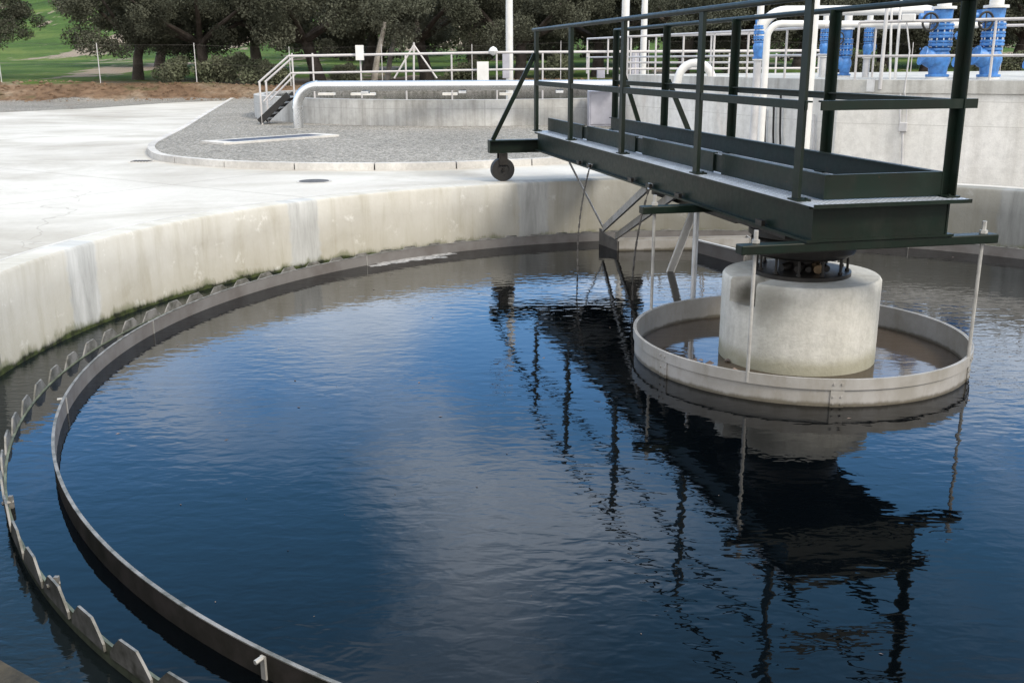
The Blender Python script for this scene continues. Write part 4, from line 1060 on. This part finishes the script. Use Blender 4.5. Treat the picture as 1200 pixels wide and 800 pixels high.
def place_tree(pi, px, Y, label, sc=1, rz=0, zs=1, x=None):
    xx = at(px, 60, Y).x; z = hterr(xx, Y)-.05
    if not used[pi]:
        used[pi] = True; t = prot[pi]; t.location = Vector((xx, Y, z))*S; t.rotation_euler = (0, 0, rz); t.scale = (sc, sc, sc*zs); t['label'] = label; return t
    return copy_thing(prot[pi], (xx, Y, z), rz, (sc, sc, sc*zs), label)
near = [
 (0, -50, 93, 'dark holm oak with a low crown at the left edge of the picture', .92, .4),
 (3, 158, 92, 'dark holm oak with a thin leaning trunk by the second fence post', 1.15, 2.4),
 (0, 236, 90, 'dark holm oak with a thick black trunk right of the leaning one', 1.0, 4.1),
 (1, 372, 92, 'spreading holm oak with a long low limb behind the stair rail', 1.25, 2.9),
 (2, 500, 96, 'broad grey green oak behind the tripod on the far walkway', 1.0, .7),
 (0, 610, 92, 'dark oak directly behind the lamp post left of the bridge', .95, 5.2),
 (1, 700, 96, 'dense oak behind the far end of the green bridge', 1.1, 1.0),
 (2, 800, 93, 'broad oak above the low platform railing', .95, 3.9),
 (3, 880, 97, 'dark oak behind the slim blue valve stack', 1.25, 5.5),
 (0, 985, 96, 'oak seen between the white pole and the small blue valves', 1.0, 1.9),
 (1, 1085, 95, 'oak behind the large blue valve stack', 1.15, .1),
 (2, 1190, 97, 'oak behind the rightmost railing', 1.0, 2.2)]
for pi, px, Y, lb, sc, rz in near: place_tree(pi, px, Y, lb, sc, rz)
far_ = [(1, 185, 120, 'second row oak showing between the two left trunks', 1.1), (0, 300, 116, 'second row oak filling the gap left of the stair rail', 1.15),
        (2, 430, 120, 'second row oak above the white lamp box of the walkway', 1.15), (3, 555, 118, 'second row oak just left of the tall white lamp post', 1.5), (1, 655, 122, 'second row oak seen over the left bridge rail', 1.25), (0, 755, 120, 'second row oak between the paired lamp posts', 1.2),
        (2, 845, 124, 'second row oak over the platform railing', 1.2), (1, 935, 122, 'second row oak behind the thick white pole', 1.25), (0, 1035, 125, 'second row oak above the conduit posts', 1.25), (2, 1135, 122, 'second row oak between the two large valves', 1.2), (3, 1230, 120, 'second row oak beyond the right edge railing', 1.5)]
for i, (pi, px, Y, lb, sc) in enumerate(far_): place_tree(pi, px, Y, lb, sc, i*1.7)
# far third row merges into one wood
rnd = random.Random(5); clumps = []
for i in range(150):
    px = rnd.uniform(330, 1320); Y = rnd.uniform(150, 190); xx = at(px, 60, Y).x; clumps.append((Vector((xx, Y, hterr(xx, Y)+rnd.uniform(1, 12))), rnd.uniform(2.2, 4.2), .8))
vs, fs = leaf_cloud(clumps, 60000, .8, rnd); me = bpy.data.meshes.new('distant_wood'); me.from_pydata([p*S for p in vs], [], fs); me.materials.append(M['leaf'])
o = bpy.data.objects.new('distant_wood', me); COL.objects.link(o); tag(o, 'dark distant oak wood filling the view behind the nearer trees', 'wood', None, 'stuff')
# shrubs by the fence
def make_shrub():
    r2 = random.Random(9); e = empty('shrub', (0, 0, 0)); tag(e, 'x', 'shrub', 'shrubs along the fence')
    cl = [(Vector((r2.gauss(0, .9), r2.gauss(0, .6), r2.uniform(.3, 1.8))), r2.uniform(.4, .8), .9) for _ in range(14)]
    vs, fs = leaf_cloud(cl, 6000, .2, r2); me = bpy.data.meshes.new('foliage'); me.from_pydata([p*S for p in vs], [], fs); me.materials.append(M['shrub'])
    o = bpy.data.objects.new('foliage', me); COL.objects.link(o); o.parent = e
    mb = MB()
    for i in range(5): mb.tube([(0, 0, -.2), (r2.uniform(-.8, .8), r2.uniform(-.5, .5), 1.4)], [.06, .03], 5)
    mb.build('stems', M['bark'], e, local=True); return e
sh = make_shrub()
sspec = [(262, 'grey green shrub left of the pale fence post near the stair', 1.3), (205, 'yellowish shrub under the thick trunked oak', 1.1), (298, 'rounded shrub against the fence beside the gravel', 1.2), (318, 'low shrub just left of the stair handrail', 1.0), (404, 'shrub seen between walkway rails, left of the lamp box', .9),
         (545, 'shrub behind the walkway left of the tall lamp post', 1.0), (655, 'shrub behind the fence left of the small white box', 1.1), (860, 'shrub seen under the lower white pipe bend', 1.2), (1010, 'shrub beyond the small blue valves', 1.2), (1180, 'shrub beyond the right hand valves', 1.3)]
for i, (px, lb, sc) in enumerate(sspec):
    Y = fy(at(px, 60, 83).x)+2.5; xx = at(px, 60, Y).x; loc = (xx, Y, hterr(xx, Y)-.1)
    if i == 0: sh.location = Vector(loc)*S; sh.scale = (sc,)*3; sh['label'] = lb
    else: copy_thing(sh, loc, i*1.3, sc, lb)
for i, (px, Y, r) in enumerate(((436, 90, .3), (452, 97, .26))):
    a = at(px, 60, Y); z = hterr(a.x, Y); mb = MB(); mb.tube([(a.x, Y, z-.2), (a.x+.4, Y, z+2), (a.x+1.2, Y, z+5)], [r, r*.85, r*.6], 8)
    tag(mb.build('bare_trunk', M['bark2'], None, True), ('pale leaning trunk visible between the walkway rails', 'thinner pale trunk behind the leaning pale one')[i], 'tree trunk')

# ------------------------------------------------------------------ light
SUN_AZ = Vector((.72, -.69)); SUN_EL = rad(42)
CLOUDS = [(-0.125, 0.963, 0.24, 0.17, 0.18), (-0.327, 0.902, 0.282, 0.24, 0.18), (-0.142, 0.929, 0.343, 0.14, 0.08), (-0.067, 0.9, 0.43, 0.17, 0.11), (0.031, 0.86, 0.509, 0.18, 0.07), (0.421, 0.87, 0.259, 0.15, 0.12), (0.042, 0.953, 0.299, 0.13, -0.12), (-0.257, 0.869, 0.423, 0.22, -0.16), (-0.405, 0.795, 0.451, 0.25, -0.14), (0.314, 0.853, 0.417, 0.25, -0.08), (-0.297, 0.931, 0.211, 0.08, -0.06), (-0.2, 0.836, 0.511, 0.2, -0.15)]
w = bpy.data.worlds.new('World'); scene.world = w; w.use_nodes = True
nt = w.node_tree; bg = nt.nodes['Background']
sky = N(nt, 'ShaderNodeTexSky', sky_type='NISHITA'); sky.sun_disc = False; sky.sun_elevation = SUN_EL
sky.sun_rotation = math.atan2(SUN_AZ.x, SUN_AZ.y); sky.air_density = 1.0; sky.dust_density = .6; sky.ozone_density = 2.0
tcn = N(nt, 'ShaderNodeTexCoord'); sp = N(nt, 'ShaderNodeSeparateXYZ'); L(nt, tcn.outputs['Generated'], sp.inputs[0])
zc = mathn(nt, 'MAXIMUM', sp.outputs[2], .03)
zc = mathn(nt, 'ADD', zc, .12)
cx = mathn(nt, 'DIVIDE', sp.outputs[0], zc); cy = mathn(nt, 'DIVIDE', sp.outputs[1], zc)
cb = N(nt, 'ShaderNodeCombineXYZ'); L(nt, cx, cb.inputs[0]); L(nt, cy, cb.inputs[1]); cb.inputs[2].default_value = 3.7
n1 = noise(nt, cb.outputs[0], .95, 9, .56, .25)
back = mrange(nt, sp.outputs[1], .35, -.25, 0, .26)  # unseen cloud cover added behind the viewer to whiten the ambient light
haze_low = mrange(nt, sp.outputs[2], .30, .18, 0, .16)
# banks of cloud and clear gaps ahead of the viewer, as (east, north, up) directions
for (bx, by, bz, br, ba) in CLOUDS:
    dn = N(nt, 'ShaderNodeVectorMath', operation='DISTANCE'); L(nt, tcn.outputs['Generated'], dn.inputs[0]); dn.inputs[1].default_value = (bx, by, bz)
    haze_low = mathn(nt, 'ADD', haze_low, mrange(nt, dn.outputs['Value'], br, 0, 0, ba))
cl = mrange(nt, mathn(nt, 'ADD', mathn(nt, 'ADD', n1, back), haze_low), .44, .72)
n2 = noise(nt, cb.outputs[0], 2.3, 6, .6)
cc_ = ramp(nt, n2, [(.3, (6.2, 7.8, 10.2)), (.65, (13.0, 14.6, 17.0))])
blue = mix(nt, sky.outputs[0], (.85, 1.15, 1.45), 1.0, 'MULTIPLY')
low = ramp(nt, sp.outputs[2], [(.16, (4.4, 8.4, 14.0)), (.30, (2.6, 6.8, 14.0)), (.42, (1.6, 4.7, 8.8)), (.60, (1.4, 3.1, 4.9))])
blue = mix(nt, blue, low, .8)
cc_ = mix(nt, cc_, (11.5, 10.9, 10.2), mrange(nt, sp.outputs[1], .45, -.1, 0, .8))  # added rear cloud tinted neutral, takes blue out of the ambient light
out = mix(nt, blue, cc_, cl)
L(nt, out, bg.inputs[0]); bg.inputs[1].default_value = .15
sun = bpy.data.lights.new('sun', 'SUN'); sun.energy = 2.9; sun.angle = rad(16); sun.color = (1, .91, .77)
so = bpy.data.objects.new('sun', sun); COL.objects.link(so)
dv = Vector((SUN_AZ.x*cos(SUN_EL), SUN_AZ.y*cos(SUN_EL), sin(SUN_EL))).normalized()
so.rotation_euler = dv.to_track_quat('Z', 'Y').to_euler(); so.location = dv*50
vs_ = scene.view_settings; vs_.view_transform = 'Standard'; vs_.look = 'None'; vs_.gamma = 1; vs_.use_curve_mapping = False; vs_.exposure = .15
scene.render.engine = 'CYCLES'
